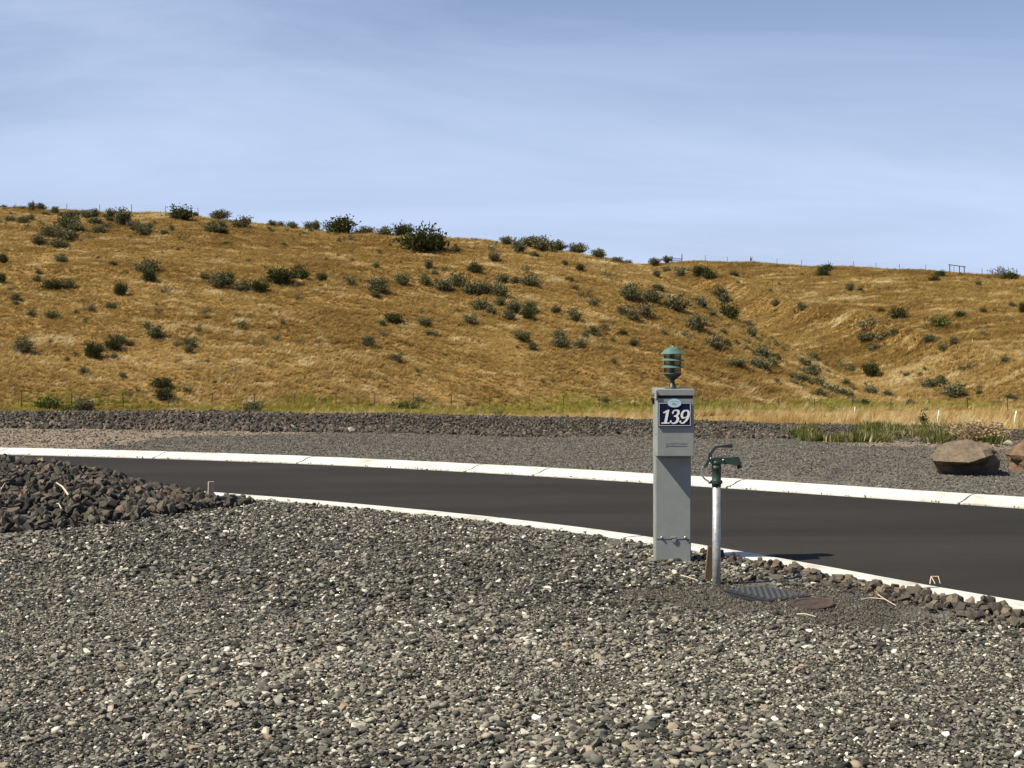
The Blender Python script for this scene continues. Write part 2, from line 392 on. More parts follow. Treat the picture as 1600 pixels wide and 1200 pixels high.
def kerb(name, C, prof, seg_len, start):
    """prof: (offset across, z). Cast concrete in lengths with open joints."""
    root = tag(empty(name, (C[len(C) // 2][0], C[len(C) // 2][1], 0)), kind='structure')
    step = int(seg_len / 0.1); i = start
    rows = [offset(C, o) for o, _ in prof]
    while i < len(C) - 4:
        j = min(i + step + random.choice((-13, -6, 0, 3, 6)), len(C) - 1)
        bm = bmesh.new(); rings = []
        ks = list(range(i, j + 1, 4));  ks = ks if ks[-1] == j else ks + [j]
        lift = random.uniform(-0.002, 0.002); sl = random.uniform(-0.004, 0.004)
        for q, k in enumerate(ks):
            T = (C[min(k + 1, len(C) - 1)] - C[max(k - 1, 0)]); T = T / np.linalg.norm(T)
            s = 0.0125 if q == 0 else (-0.0125 if q == len(ks) - 1 else 0)
            rings.append([bm.verts.new((rows[m_][k][0] + T[0] * s - root.location.x, rows[m_][k][1] + T[1] * s - root.location.y, prof[m_][1] + (lift + random.uniform(-.0015, .0015) if prof[m_][1] > -0.05 else 0))) for m_ in range(len(prof))])
        for a, b_ in zip(rings[:-1], rings[1:]):
            for m_ in range(len(prof)): bm.faces.new((a[m_], a[(m_ + 1) % len(prof)], b_[(m_ + 1) % len(prof)], b_[m_]))
        bm.faces.new(rings[0]); bm.faces.new(rings[-1][::-1])
        bobj('kerb_segment', bm, M['concrete'], root)
        i = j
    return root
kerb('kerb_far', FAR, [(0.0, -0.10), (0.0, 0.0), (0.05, 0.008), (0.14, 0.020), (0.22, 0.042), (0.30, 0.056), (0.40, 0.060), (0.43, 0.055), (0.44, -0.10)], 2.4, 8)
kerb('kerb_near', NEAR, [(0.0, -0.10), (0.0, 0.0), (-0.03, 0.012), (-0.07, 0.020), (-0.15, 0.024), (-0.25, 0.024), (-0.27, 0.018), (-0.275, -0.10)], 3.0, 14)

# ------------------------------------------------------------------ the near gravel pad
def soil(X, Y):
    """bare brown earth and grit round the stand pipe and valve box."""
    e = ((X - 1.80 - 0.35 * (8.7 - Y)) / 1.15) ** 2 + ((Y - 8.65) / 0.72) ** 2
    return sstep(1.25, 0.45, e + 1.1 * fbm(X * 1.6, Y * 1.6, 33, 3))
def pad_z(X, Y):
    z = 0.022 * fbm(X * 0.55, Y * 0.55, 3, 3) + 0.012 * fbm(X * 1.9, Y * 1.9, 9, 2)
    for off in (-0.1, 1.55):                                # a pair of shallow wheel ruts running away to the right
        s = X + 1.35 - 0.42 * (Y - 6.0) - off
        z = z - 0.020 * np.exp(-(s / 0.14) ** 2) * (0.6 + fbm(X * 1.2, Y * 1.2, 21, 2)) + 0.012 * np.exp(-((s - 0.27) / 0.13) ** 2)
    z = z * np.clip(near_side(X, Y) / 0.5, 0, 1)
    return z
xs = np.linspace(-9, 7, 161)
yb = np.interp(xs, NEAR_BACK[np.argsort(NEAR_BACK[:, 0]), 0], NEAR_BACK[np.argsort(NEAR_BACK[:, 0]), 1])
tt = np.linspace(0, 1, 150)
Pp = np.zeros((150, 161, 3))
for i, t in enumerate(tt):
    Y = -6 + (yb + 0.02 + 6) * t; Pp[i, :, 0] = xs; Pp[i, :, 1] = Y; Pp[i, :, 2] = pad_z(xs, Y) - 0.006
pad = tag(grid_mesh('gravel_pad', Pp, M['gravel_bed'], {'soil': soil(Pp[..., 0], Pp[..., 1])}), kind='structure')

def mound_z(X, Y):
    """height of the rock bank on the left."""
    ridge = 14.05 - 0.16 * (X + 4.6)
    crest = np.interp(X, [-9, -6.2, -4.9, -4.15, -3.55, -3.0, -2.55, -2.2], [0.50, 0.43, 0.335, 0.225, 0.115, 0.045, 0.015, 0.0])
    base = np.interp(X, [-9, -5.2, -4.0, -3.4, -2.9, -2.4], [10.4, 11.3, 11.7, 12.5, 13.6, 14.4])
    t = np.clip((Y - base) / np.maximum(ridge - base, 0.2), 0, 1)
    back = np.clip((near_side(X, Y, NEAR_BACK) - 0.02) / 0.55, 0, 1)
    return crest * np.sin(t * math.pi / 2) ** 1.1 * np.minimum(1, back) * (Y > base)

def put_stones(name, P, size, rot, idx, tone, kinds, coll_, parent, sq=1.0, n_single=300, single='stone', keep=None):
    """the stones that show largest as objects of their own, the rest as one object."""
    px, py = to_px(P[:, 0], P[:, 1], P[:, 2])
    big = size / P[:, 1]
    inside = (px > 2) & (px < 1598) & (py > 2) & (py < 1197)
    if keep is not None: inside &= keep
    order = np.argsort(-np.where(inside, big, -1))[:n_single]
    m_ = np.ones(len(P), bool); m_[order] = False
    for k in order:
        if not inside[k]: m_[k] = True; continue
        o = mobj(single, kinds[idx[k]], None, parent)
        o.location = P[k]; o.rotation_euler = rot[k]; o.scale = (size[k],) * 3; o['tone'] = float(tone[k])
    if m_.any():
        s = scatter('loose_' + single + 's', P[m_], rot[m_], np.repeat(size[m_, None], 3, 1), idx[m_], tone[m_], coll_, parent)
        tag(s, kind='stuff')

def wedge_points(n, y0, y1, margin=1.0, slope=0.36):
    Y = np.sqrt(RNG.uniform(y0 * y0, y1 * y1, n)); X = RNG.uniform(-1, 1, n) * (slope * Y + margin); return X, Y

# two layers: a dense bed of small stones, larger ones lying on it
def gravel_layer(n, lo, hi, power, lift, far=15.2):
    X, Y = wedge_points(n, 3.9, far)
    sl = soil(X, Y)
    ok = (near_side(X, Y) > -0.035) & (mound_z(X, Y) < 0.03) & (RNG.uniform(0, 1, n) < np.clip(1.25 - Y * 0.03, 0.6, 1) * (1 - (0.88 if hi > 0.04 else 0.15) * sl))
    X, Y, sl = X[ok], Y[ok], sl[ok]; n = len(X)
    patch = fbm(X * 0.9, Y * 0.9, 40, 3)                    # coarser and finer patches
    size = (lo + (hi - lo) * RNG.uniform(0, 1, n) ** power) * (1 + 0.45 * np.clip(patch, -0.6, 0.8)) * (1 - 0.45 * sl)
    Z = pad_z(X, Y) + size * lift
    rot = np.stack([RNG.normal(0, 0.28, n), RNG.normal(0, 0.28, n), RNG.uniform(0, 6.28, n)], 1)
    tone = np.clip(RNG.beta(1.05, 1.45, n) * 0.95 + (RNG.uniform(0, 1, n) < 0.055) * 0.35, 0, 1) * (1 - 0.45 * sl * RNG.uniform(0.3, 1, n))
    tone = np.clip(tone + 0.22 * fbm(X * 0.45, Y * 0.45, 45, 3) * (tone < 0.8), 0, 1)
    return np.stack([X, Y, Z], 1), size, rot, RNG.integers(0, len(GRAVEL), n), tone
parts = [gravel_layer(190000, 0.011, 0.028, 1.2, 0.12), gravel_layer(80000, 0.012, 0.026, 1.0, 0.25, 8.5), gravel_layer(46000, 0.022, 0.055, 2.4, 0.25)]
G = [np.concatenate([p[k] for p in parts]) for k in range(5)]
put_stones('gravel', G[0], G[1], G[2], G[3], G[4], GRAVEL, C_GRAVEL, pad, single='stone')

# fine grit and small chips lying on the bare earth by the stand pipe
n = 34000; X = RNG.uniform(0.2, 3.6, n); Y = RNG.uniform(7.4, 10.2, n); ok = (soil(X, Y) > RNG.uniform(0.05, 0.9, n)) & (near_side(X, Y) > 0.05); X, Y = X[ok], Y[ok]; n = len(X)
size = 0.006 + 0.014 * RNG.uniform(0, 1, n) ** 2
tag(scatter('fine_grit', np.stack([X, Y, pad_z(X, Y) + size * 0.2], 1), RNG.uniform(0, 6.28, (n, 3)), np.repeat(size[:, None], 3, 1), RNG.integers(0, 6, n), np.clip(RNG.beta(1.3, 1.8, n), 0, 1), C_CHIPS, pad), kind='stuff')

# ------------------------------------------------------------------ rock bank on the left, rocks along the near kerb
bx = np.linspace(-8.5, -2.2, 90); bt = np.linspace(0, 1, 50)
Pm = np.zeros((50, 90, 3))
for i, t in enumerate(bt):
    Y = 10.0 + (np.interp(bx, xs, yb) - 10.0) * t
    Pm[i, :, 0] = bx; Pm[i, :, 1] = Y; Pm[i, :, 2] = mound_z(bx, Y) * 0.93 - 0.035
bank = tag(grid_mesh('rock_bank', Pm, M['gravel_bed']), kind='structure')
n = 9000
X = RNG.uniform(-7.2, -2.25, n); Y = RNG.uniform(10.6, 16.5, n); Z = mound_z(X, Y)
ok = ((Z > 0.02) | (fbm(X * 2, Y * 2, 5) > 0.35) & (Z > 0.004)) & (near_side(X, Y) > 0.0) & (Y < 15.2 + 0 * X) & (X > -0.36 * Y - 1.0)
X, Y, Z = X[ok], Y[ok], Z[ok]; n = len(X)
size = 0.045 + 0.085 * RNG.uniform(0, 1, n) ** 1.8
rot = np.stack([RNG.normal(0, 0.7, n), RNG.normal(0, 0.7, n), RNG.uniform(0, 6.28, n)], 1)
put_stones('bank', np.stack([X, Y, Z + size * RNG.uniform(-0.15, 0.35, n)], 1), size, rot, RNG.integers(0, 9, n), np.clip(RNG.beta(2, 2.4, n), 0, 1), ROCKS, C_ROCKS, bank, single='rock')

# strip of rocks by the kerb, from the stand pipe to the right
def edge_band(X, Y):
    s = near_side(X, Y)
    w = np.interp(X, [1.35, 1.7, 2.1, 2.6, 3.2, 4.0], [0.08, 0.45, 0.85, 1.10, 1.25, 1.4])
    return (s > 0.03) & (s < w)
n = 9000
X = RNG.uniform(1.4, 4.0, n); Y = RNG.uniform(6.5, 11.0, n); ok = edge_band(X, Y) & (RNG.uniform(0, 1, n) < 0.75 - 0.62 * sstep(0.35, 1.1, near_side(X, Y))); X, Y = X[ok], Y[ok]; n = len(X)
size = 0.026 + 0.068 * RNG.uniform(0, 1, n) ** 2.2
edge = strip('rock_edging', offset(NEAR_BACK, 0.0)[-75:], offset(NEAR_BACK, -0.75)[-75:], 0.004, M['gravel_bed'], 40, 4); tag(edge, kind='structure')
rot = np.stack([RNG.normal(0, 0.6, n), RNG.normal(0, 0.6, n), RNG.uniform(0, 6.28, n)], 1)
put_stones('edge', np.stack([X, Y, 0.010 + size * RNG.uniform(-0.05, 0.38, n)], 1), size, rot, RNG.integers(0, 9, n), np.clip(RNG.beta(2.6, 2, n), 0, 1), ROCKS, C_ROCKS, edge, single='rock')

# ------------------------------------------------------------------ far gravel lot and the low rock berm behind it
bxp = [-400, 0, 300, 600, 850, 1050, 1250, 1450, 1600, 2000]
def berm_base(u): return F * CH / (np.interp(u * F + CX, bxp, [663, 668, 672, 676, 681, 683, 685, 690, 694, 706]) - HY)
def berm_crest(u):
    y = np.interp(u * F + CX, bxp, [643, 645, 645, 648, 654, 658, 664, 669, 672, 680]); d = berm_base(u) + 1.35
    return d, CH - (y - HY) / F * d
RUTS = [np.array([ground_pt(*q)[:2] for q in r]) for r in (((1262, 745), (1285, 732), (1307, 722), (1330, 716), (1380, 709), (1450, 704)), ((1300, 750), (1322, 737), (1340, 727), (1362, 719), (1412, 708), (1480, 701)))]
def lot_z(X, Y):
    z = 0.02 * fbm(X * 0.6, Y * 0.6, 60, 3) + 0.012 * fbm(X * 2.2, Y * 2.2, 61, 2)
    for r in RUTS:
        d2 = np.full(np.shape(X), 9.0)
        for a, b_ in zip(r[:-1], r[1:]):
            t = np.clip(((X - a[0]) * (b_[0] - a[0]) + (Y - a[1]) * (b_[1] - a[1])) / np.sum((b_ - a) ** 2), 0, 1)
            d2 = np.minimum(d2, np.hypot(X - a[0] - t * (b_[0] - a[0]), Y - a[1] - t * (b_[1] - a[1])))
        z = z - 0.035 * np.exp(-(d2 / 0.10) ** 2) + 0.022 * np.exp(-((d2 - 0.20) / 0.09) ** 2)
    return z
FB = offset(FAR, 0.43)
lx = np.linspace(-0.62, 0.62, 420); lt = np.linspace(0, 1, 150)
Pl = np.zeros((150, 420, 3)); fo = np.argsort(FB[:, 0])
# where the ray u meets the back of the far kerb
fu = FB[:, 0] / FB[:, 1]; uo = np.argsort(fu); fk = np.interp(lx, fu[uo], FB[uo, 1])
for i, t in enumerate(lt):
    Y = fk - 0.01 + (berm_base(lx) + 1.6 - fk) * t
    Pl[i, :, 0] = lx * Y; Pl[i, :, 1] = Y; Pl[i, :, 2] = lot_z(lx * Y, Y) * np.clip(t * 8, 0, 1) + 0.002
def dirt_mask(X, Y):
    u = X / Y; yy = np.interp(u * F + CX, [-400, 0, 130, 190, 280, 400, 600, 850, 1050, 1240, 1400, 1600], [708, 704, 702, 694, 684.5, 679, 673, 678, 680, 686, 698, 706])
    d = F * CH / (yy - HY)
    return sstep(-0.45, 0.45, Y - d + 1.1 * fbm(X * 0.7, Y * 1.6, 70, 4))
lot = tag(grid_mesh('gravel_lot', Pl, M['lot'], {'dirt': dirt_mask(Pl[..., 0], Pl[..., 1])}), kind='structure')
n = 170000
Y = np.sqrt(RNG.uniform(13.5 ** 2, 29 ** 2, n)); X = RNG.uniform(-1, 1, n) * (0.36 * Y + 1)
u = X / Y; dm = dirt_mask(X, Y)
ok = (Y > np.interp(u, fu[uo], FB[uo, 1]) + 0.02) & (Y < berm_base(u) + 0.4) & (RNG.uniform(0, 1, n) > dm * 0.80)
X, Y, dm = X[ok], Y[ok], dm[ok]; n = len(X)
size = (0.013 + 0.024 * RNG.uniform(0, 1, n) ** 2.5) * (1 + 0.8 * dm * RNG.uniform(0, 1, n))
rot = np.stack([RNG.normal(0, 0.4, n), RNG.normal(0, 0.4, n), RNG.uniform(0, 6.28, n)], 1)
tone = np.clip(RNG.beta(1.3, 1.7, n) + dm * 0.3 * RNG.uniform(0, 1, n), 0, 1)
tag(scatter('loose_chippings', np.stack([X, Y, 0.004 + lot_z(X, Y) + size * 0.12], 1), rot, np.repeat(size[:, None], 3, 1), RNG.integers(0, 6, n), tone, C_CHIPS, lot), kind='stuff')

def berm_z(X, Y):
    u = X / Y; b0 = berm_base(u); d, zc_ = berm_crest(u)
    zc_ = zc_ - 0.02 + 0.03 * fbm(X * 0.8, 3 + 0 * X, 80, 3)
    up = zc_ * sstep(0, 1, (Y - b0) / (d - b0)); dn = zc_ - (zc_ + 0.75) * sstep(0, 1, (Y - d - 0.5) / 2.4)
    return np.where(Y < d + 0.5, up, dn)
lx2 = np.linspace(-0.62, 0.62, 300); bt = np.linspace(-0.2, 4.3, 40)
Pb = np.zeros((40, 300, 3))
for i, t in enumerate(bt):
    Y = berm_base(lx2) + t; Pb[i, :, 0] = lx2 * Y; Pb[i, :, 1] = Y; Pb[i, :, 2] = berm_z(lx2 * Y, Y) - 0.03
berm = tag(grid_mesh('rock_berm', Pb, M['gravel_bed']), kind='structure')
n = 38000
u = RNG.uniform(-0.40, 0.40, n); Y = berm_base(u) + RNG.uniform(-0.1, 2.4, n) + 0.25 * RNG.normal(0, 0.6, n); X = u * Y
size = (0.032 + 0.050 * RNG.uniform(0, 1, n) ** 1.8) * np.where(u > 0.19, 0.8, 1) * (1 + 0.65 * sstep(0.75, 0.1, Y - berm_base(u)) + 0.3 * (u < -0.15))
Z = np.maximum(berm_z(X, Y), 0) + size * RNG.uniform(-0.1, 0.3, n)
rot = np.stack([RNG.normal(0, 0.7, n), RNG.normal(0, 0.7, n), RNG.uniform(0, 6.28, n)], 1)
tag(scatter('loose_rocks', np.stack([X, Y, Z], 1), rot, np.repeat(size[:, None], 3, 1), RNG.integers(0, 9, n), np.clip(RNG.beta(2, 2.2, n), 0, 1), C_ROCKS, berm), kind='stuff')

# ------------------------------------------------------------------ valley and hills
def ip(u, xs_, vs_): return np.interp(u * F + CX, xs_, vs_)
def valley(X, Y): 
    return 0.33 - 0.0325 * Y + 0.10 * fbm(X * 0.08, Y * 0.08, 90, 3) + np.interp(Y, [27, 33], [-0.35, 0.0]) 
LX = [-600, -200, 0, 100, 200, 280, 350, 430, 500, 600, 700, 760, 830, 900, 950, 1000, 1040, 1080, 1130, 1180, 1230, 1290, 1350, 1420, 1500, 1600]
LY = [330, 322, 326, 330, 333, 336, 344, 352, 360, 367, 374, 379, 387, 396, 404, 414, 431, 451, 480, 512, 543, 576, 604, 628, 648, 670]
def hill_left(X, Y):
    u = X / Y; db = ip(u, [-600, 0, 500, 1000, 1500, 1700], [90, 95, 102, 116, 128, 130]); dc = ip(u, [-600, 0, 500, 800, 1000, 1180, 1350, 1500, 1700], [190, 185, 177, 171, 164, 154, 144, 138, 137])
    zc_ = CH + (HY - ip(u, LX, LY)) / F * dc; zb = CH - 0.0405 * db
    t = (Y - db) / (dc - db)
    s = np.where(t < 1, 1.3 * t - 0.3 * t * t, 1 - 0.06 * (t - 1) - 0.28 * (t - 1) ** 2)
    return np.where(t < 0, zb + 0.25 * (Y - db), np.where(t < 1, zb + (zc_ - zb) * s, zc_ + np.where(ip(u, LX, LY) < 500, 0.03 * (Y - dc), 0) - 0.16 * np.maximum(0, np.minimum(Y - dc, 60)) * sstep(0, 12, Y - dc) * ip(u, [0, 700, 1000, 1300], [0.3, 0.6, 1.2, 1.6])))
RX = [600, 900, 1000, 1050, 1100, 1200, 1300, 1400, 1500, 1600, 2000]
RY = [424, 416, 413, 409, 407, 412, 418, 422, 428, 433, 455]
def hill_right(X, Y):
    u = X / Y; db = ip(u, [600, 900, 1100, 1300, 1450, 1600, 2000], [200, 190, 172, 152, 142, 138, 130]); dc = ip(u, [600, 1000, 1600, 2000], [272, 268, 232, 215])
    zc_ = CH + (HY - ip(u, RX, RY)) / F * dc; zb = CH - 0.0405 * db
    t = (Y - db) / (dc - db); s = np.where(t < 1, 1.25 * t - 0.25 * t * t, 1)
    z = np.where(t < 0, zb + 0.25 * (Y - db), zb + (zc_ - zb) * s) + np.where(t > 1, 0.02 * (Y - dc) - 0.002 * (Y - dc) ** 2, 0)
    # the little spur running down to the right, and the bowl below it
    ys = ip(u, [1000, 1130, 1250, 1350, 1430, 1560, 1700], [425, 438, 480, 502, 530, 566, 600])
    v = HY - F * (z - CH) / Y                               # image row of this point of the slope
    return z + (1.0 * np.exp(-((v - ys - 3) / 9.0) ** 2) - 1.3 * sstep(0, 40, v - ys) * sstep(140, 60, v - ys)) * sstep(1040, 1130, u * F + CX) * (t < 1) * (t > 0)
def smax(a, b_, k): 
    h = np.clip(0.5 + 0.5 * (a - b_) / k, 0, 1); return b_ * (1 - h) + a * h + k * h * (1 - h)
def terrain(X, Y, fine=True):
    X = np.asarray(X, float); Y = np.asarray(Y, float)
    z = smax(smax(hill_left(X, Y), hill_right(X, Y), 0.8), valley(X, Y), 0.9) 
    if fine:
        k = sstep(60, 110, Y)
        z = z + k * (0.55 * fbm(X * 0.05, Y * 0.05, 110, 3) + 0.30 * fbm(X * 0.16, Y * 0.30, 120, 3) + 0.16 * fbm(X * 0.5, Y * 0.9, 130, 3))
    return z
us = np.linspace(-0.62, 0.62, 420); ysl = np.concatenate([np.linspace(28.5, 85, 50), np.linspace(86, 215, 300), np.linspace(216, 330, 130), np.linspace(340, 700, 20)])
U, YY = np.meshgrid(us, ysl); XX = U * YY; ZZ = terrain(XX, YY)
ZZ = np.where(YY > 335, np.minimum(ZZ, ZZ[np.searchsorted(ysl, 334)][None, :] - 0.08 * (YY - 334)), ZZ)
def green_mask(X, Y):
    """damp strip of greener grass along the fence at the foot of the slope."""
    u = X / Y; db = ip(u, [-600, 0, 500, 1000, 1500, 1700], [90, 95, 102, 116, 128, 130])
    g = sstep(-26, -15, Y - db) * sstep(3.0, -2.0, Y - db - 3 * fbm(X * 0.15, Y * 0.1, 140, 3))
    return g * np.clip(0.75 + 1.1 * fbm(X * 0.10, Y * 0.06, 150, 3) + ip(u, [0, 350, 420, 600, 700, 900, 1600], [-.12, -.05, .2, -.1, .25, .6, .7]), 0, 1)
hill = tag(grid_mesh('hillside', np.stack([XX, YY, ZZ], -1), M['hill_soil'], {'green': green_mask(XX, YY) * 0.8}), kind='structure')

def hit(px, py):
    """where the ray of a photo pixel meets the hill."""
    Yv = np.arange(60, 300, 0.25); u = (px - CX) / F; Xv = u * Yv; zr = CH + (HY - py) / F * Yv; zt = terrain(Xv, Yv)
    k = np.argmax(zt >= zr)
    if zt[k] < zr[k]: k = np.argmax(zt - zr)
    return float(Xv[k]), float(Yv[k]), float(zt[k])

def visible(X, Y, Z, margin=0.25):
    """rough test: is the point in front of what the hill hides, within a step of the camera."""
    u = X / Y; ok = np.ones(len(X), bool)
    for f in np.linspace(0.35, 0.97, 16):
        Yq = Y * f; zq = terrain(u * Yq, np.maximum(Yq, 30), False); zl = CH + (Z + 1.2 - CH) * f
        ok &= (Yq < 60) | (zq < zl + margin)
    return ok

# ------------------------------------------------------------------ grass on the hill, in the valley, weeds at the berm
def grass(name, n, y0, y1, h0, h1, coll_, kinds, dens, tonef, label, cat, slope=0.37, wide=1.0):
    Y = np.sqrt(RNG.uniform(y0 * y0, y1 * y1, n)); X = RNG.uniform(-1, 1, n) * (slope * Y + 2)
    ok = RNG.uniform(0, 1, n) < dens(X, Y); X, Y = X[ok], Y[ok]; Z = terrain(X, Y)
    ok = visible(X, Y, Z); X, Y, Z = X[ok], Y[ok], Z[ok]; n = len(X)
    h = RNG.uniform(h0, h1, n) * (1 + 0.5 * fbm(X * 0.2, Y * 0.2, 160, 2))
    h = h * (1 + 0.55 * sstep(1020, 1180, X / Y * F + CX) * (Y > 100))
    wind = 0.9 * fbm(X * 0.06, Y * 0.06, 170, 2)
    rot = np.stack([RNG.normal(0, 0.18, n), RNG.normal(0.10, 0.22, n), RNG.normal(0, 0.7, n) + wind], 1)
    scl = np.stack([h * wide, h * wide, h], 1) * RNG.uniform(0.8, 1.2, (n, 1))
    o = scatter(name, np.stack([X, Y, Z - 0.03], 1), rot, scl, RNG.integers(0, kinds, n), np.clip(tonef(X, Y, n), 0, 1), coll_)
    return tag(o, label, cat, kind='stuff')
PALE = hit(1410, 600)
def dry_tone(X, Y, n):
    a = fbm(X * 0.07, Y * 0.11, 180, 3); b_ = fbm(X * 0.45, Y * 1.1, 190, 3)
    return 0.44 + 0.30 * a + 0.42 * b_ + RNG.normal(0, 0.10, n) + 0.30 * (b_ > 0.36) - 0.05 * sstep(1000, 1100, X / Y * F + CX) + 0.35 * np.exp(-((X - PALE[0]) / 11) ** 2 - ((Y - PALE[1]) / 9) ** 2)
grass('dry_grass', 860000, 84, 285, 0.17, 0.38, C_DRY, 6, lambda X, Y: (0.62 + 0.38 * sstep(-0.35, 0.1, fbm(X * 0.3, Y * 0.6, 200, 3))) * (1 - 0.75 * green_mask(X, Y)), dry_tone,
      'short golden dry grass covering the hillside', 'grass', wide=1.5)
grass('green_grass', 110000, 62, 140, 0.22, 0.42, C_GREEN, 5, lambda X, Y: green_mask(X, Y), lambda X, Y, n: 0.38 + 0.5 * fbm(X * 0.15, Y * 0.2, 210, 3) + RNG.normal(0, 0.14, n),
      'strip of yellow green grass along the wire fence at the foot of the hill', 'grass', wide=1.4)
grass('tall_grass', 16000, 29.5, 110, 0.28, 0.66, C_TALL, 5, lambda X, Y: ip(X / Y, [0, 900, 1080, 1200, 1600], [0.5, 0.55, 0.8, 1, 1]) * sstep(-0.4, 0.1, fbm(X * 0.25, Y * 0.12, 220, 3)) * (1 - 0.6 * green_mask(X, Y)), lambda X, Y, n: 0.72 + 0.5 * fbm(X * 0.2, Y * 0.2, 230, 3) + RNG.normal(0, 0.12, n),
      'tall straw coloured grass standing just behind the rock berm', 'grass')
def weed_patch(name, n, poly, h0, h1, label, tone0, dry=0.15):
    xs_ = np.array([p[0] for p in poly]); lo = np.array([p[1] for p in poly]); hi = np.array([p[2] for p in poly])
    x = RNG.uniform(xs_[0], xs_[-1], n); a = np.interp(x, xs_, lo); b_ = np.interp(x, xs_, hi); y = RNG.uniform(0, 1, n) * (a - b_) + b_
    d = F * CH / (y - HY); X = (x - CX) / F * d; Z = np.maximum(berm_z(X, d), 0)
    ok = fbm(X * 1.1, d * 1.1, 250, 3) > -0.16; X, d, Z = X[ok], d[ok], Z[ok]; n = len(X); h = RNG.uniform(h0, h1, n)
    rot = np.stack([RNG.normal(0, 0.2, n), RNG.normal(0, 0.2, n), RNG.uniform(0, 6.28, n)], 1)
    tone = np.clip(tone0 + RNG.normal(0, 0.18, n) + 0.6 * (RNG.uniform(0, 1, n) < dry) + 0.4 * fbm(X * 0.9, d * 0.9, 260, 2), 0, 1)
    o = scatter(name, np.stack([X, d, Z - 0.01], 1), rot, np.repeat(h[:, None], 3, 1), RNG.integers(0, 5, n), tone, C_WEED)
    return tag(o, label, 'weeds', kind='stuff')
weed_patch('green_weeds', 3000, [(1232, 688, 684), (1260, 690, 681), (1330, 691, 681), (1400, 692, 682), (1500, 695, 685), (1640, 700, 688)], 0.08, 0.22, 'low green weeds growing along the foot of the rock berm beside the boulders', 0.38, 0.22)

# ------------------------------------------------------------------ shrubs
def leaf_cloud(name, mt, seed, nb=16, nl=26, size=0.10, height=0.65, spread=0.16, up=0.5, gap=0.0, stems=True, twigw=0.012, tip=False):
    """stems fan out from the root; small leaves sit in clumps along and at the end of them. Width about 1."""
    rs = random.Random(seed); lv = []; lf = []; lt_ = []; sv = []; sf = []
    for k in range(nb):
        a = 2 * math.pi * (k + rs.uniform(-0.4, 0.4)) / nb * 2.0; el = rs.uniform(0.15, 1.35) ** 1
        L = rs.uniform(0.55, 1.0)
        end = Vector((math.cos(a) * math.cos(el) * 0.46 * L, math.sin(a) * math.cos(el) * 0.46 * L, (0.25 + 0.75 * math.sin(el)) * height * L))
        mid = end * 0.5 + Vector((rs.uniform(-.05, .05), rs.uniform(-.05, .05), -0.04))
        b0 = len(sv)
        for p, w in ((Vector((0, 0, -0.05)), twigw), (mid, twigw * 0.7), (end * (1.12 if tip else 1.0), twigw * 0.3)):
            for q in range(3): sv.append(tuple(p + Vector((math.cos(q * 2.1) * w, math.sin(q * 2.1) * w, 0))))
        for s in range(2):
            for q in range(3): sf.append((b0 + 3 * s + q, b0 + 3 * s + (q + 1) % 3, b0 + 3 * s + 3 + (q + 1) % 3, b0 + 3 * s + 3 + q))
        tone_c = rs.uniform(-0.2, 0.2)
        for j in range(nl):
            t = rs.uniform(0.35, 1.05); p = end * t + Vector((rs.gauss(0, spread * .5), rs.gauss(0, spread * .5), rs.gauss(0, spread * .4)))
            if p.z < 0.0: p.z = rs.uniform(0, 0.05)
            d = (Vector((p.x, p.y, p.z * 0.6 + up)).normalized() + Vector((rs.gauss(0, .45), rs.gauss(0, .45), rs.gauss(0, .45)))).normalized()
            s = d.cross(Vector((rs.uniform(-1, 1), rs.uniform(-1, 1), rs.uniform(-1, 1)))).normalized(); sz = size * rs.uniform(0.6, 1.25)
            b1 = len(lv)
            lv += [tuple(p), tuple(p + d * sz * 0.55 + s * sz * 0.30), tuple(p + d * sz * 1.15), tuple(p + d * sz * 0.55 - s * sz * 0.30)]
            lf.append((b1, b1 + 1, b1 + 2, b1 + 3)); tn = min(1, max(0, 0.45 + tone_c + rs.gauss(0, 0.17))); lt_ += [tn] * 4
    A = np.array(lv); ex_ = (np.percentile(A[:, 0], 98) - np.percentile(A[:, 0], 2) + np.percentile(A[:, 1], 98) - np.percentile(A[:, 1], 2)) / 2; ez = np.percentile(A[:, 2], 98)
    lv = [(x / ex_, y / ex_, z / ez) for x, y, z in lv]; sv = [(x / ex_, y / ex_, z / ez) for x, y, z in sv]
    me = bpy.data.meshes.new(name + '_foliage'); me.from_pydata(lv, [], lf); me.materials.append(mt)
    me.attributes.new('tone', 'FLOAT', 'POINT').data.foreach_set('value', np.array(lt_, np.float32))
    st = bpy.data.meshes.new(name + '_stems'); st.from_pydata(sv, [], sf); st.materials.append(M['twig'])
    # both in one, for shrubs too small to show their stems apart
    both = bpy.data.meshes.new(name); nv = len(lv)
    both.from_pydata(lv + sv, [], lf + [tuple(i + nv for i in f) for f in sf]); both.materials.append(mt); both.materials.append(M['twig'])
    both.attributes.new('tone', 'FLOAT', 'POINT').data.foreach_set('value', np.array(lt_ + [0.3] * len(sv), np.float32))
    mi = np.zeros(len(lf) + len(sf), np.int32); mi[len(lf):] = 1; both.polygons.foreach_set('material_index', mi)
    return me, st, both
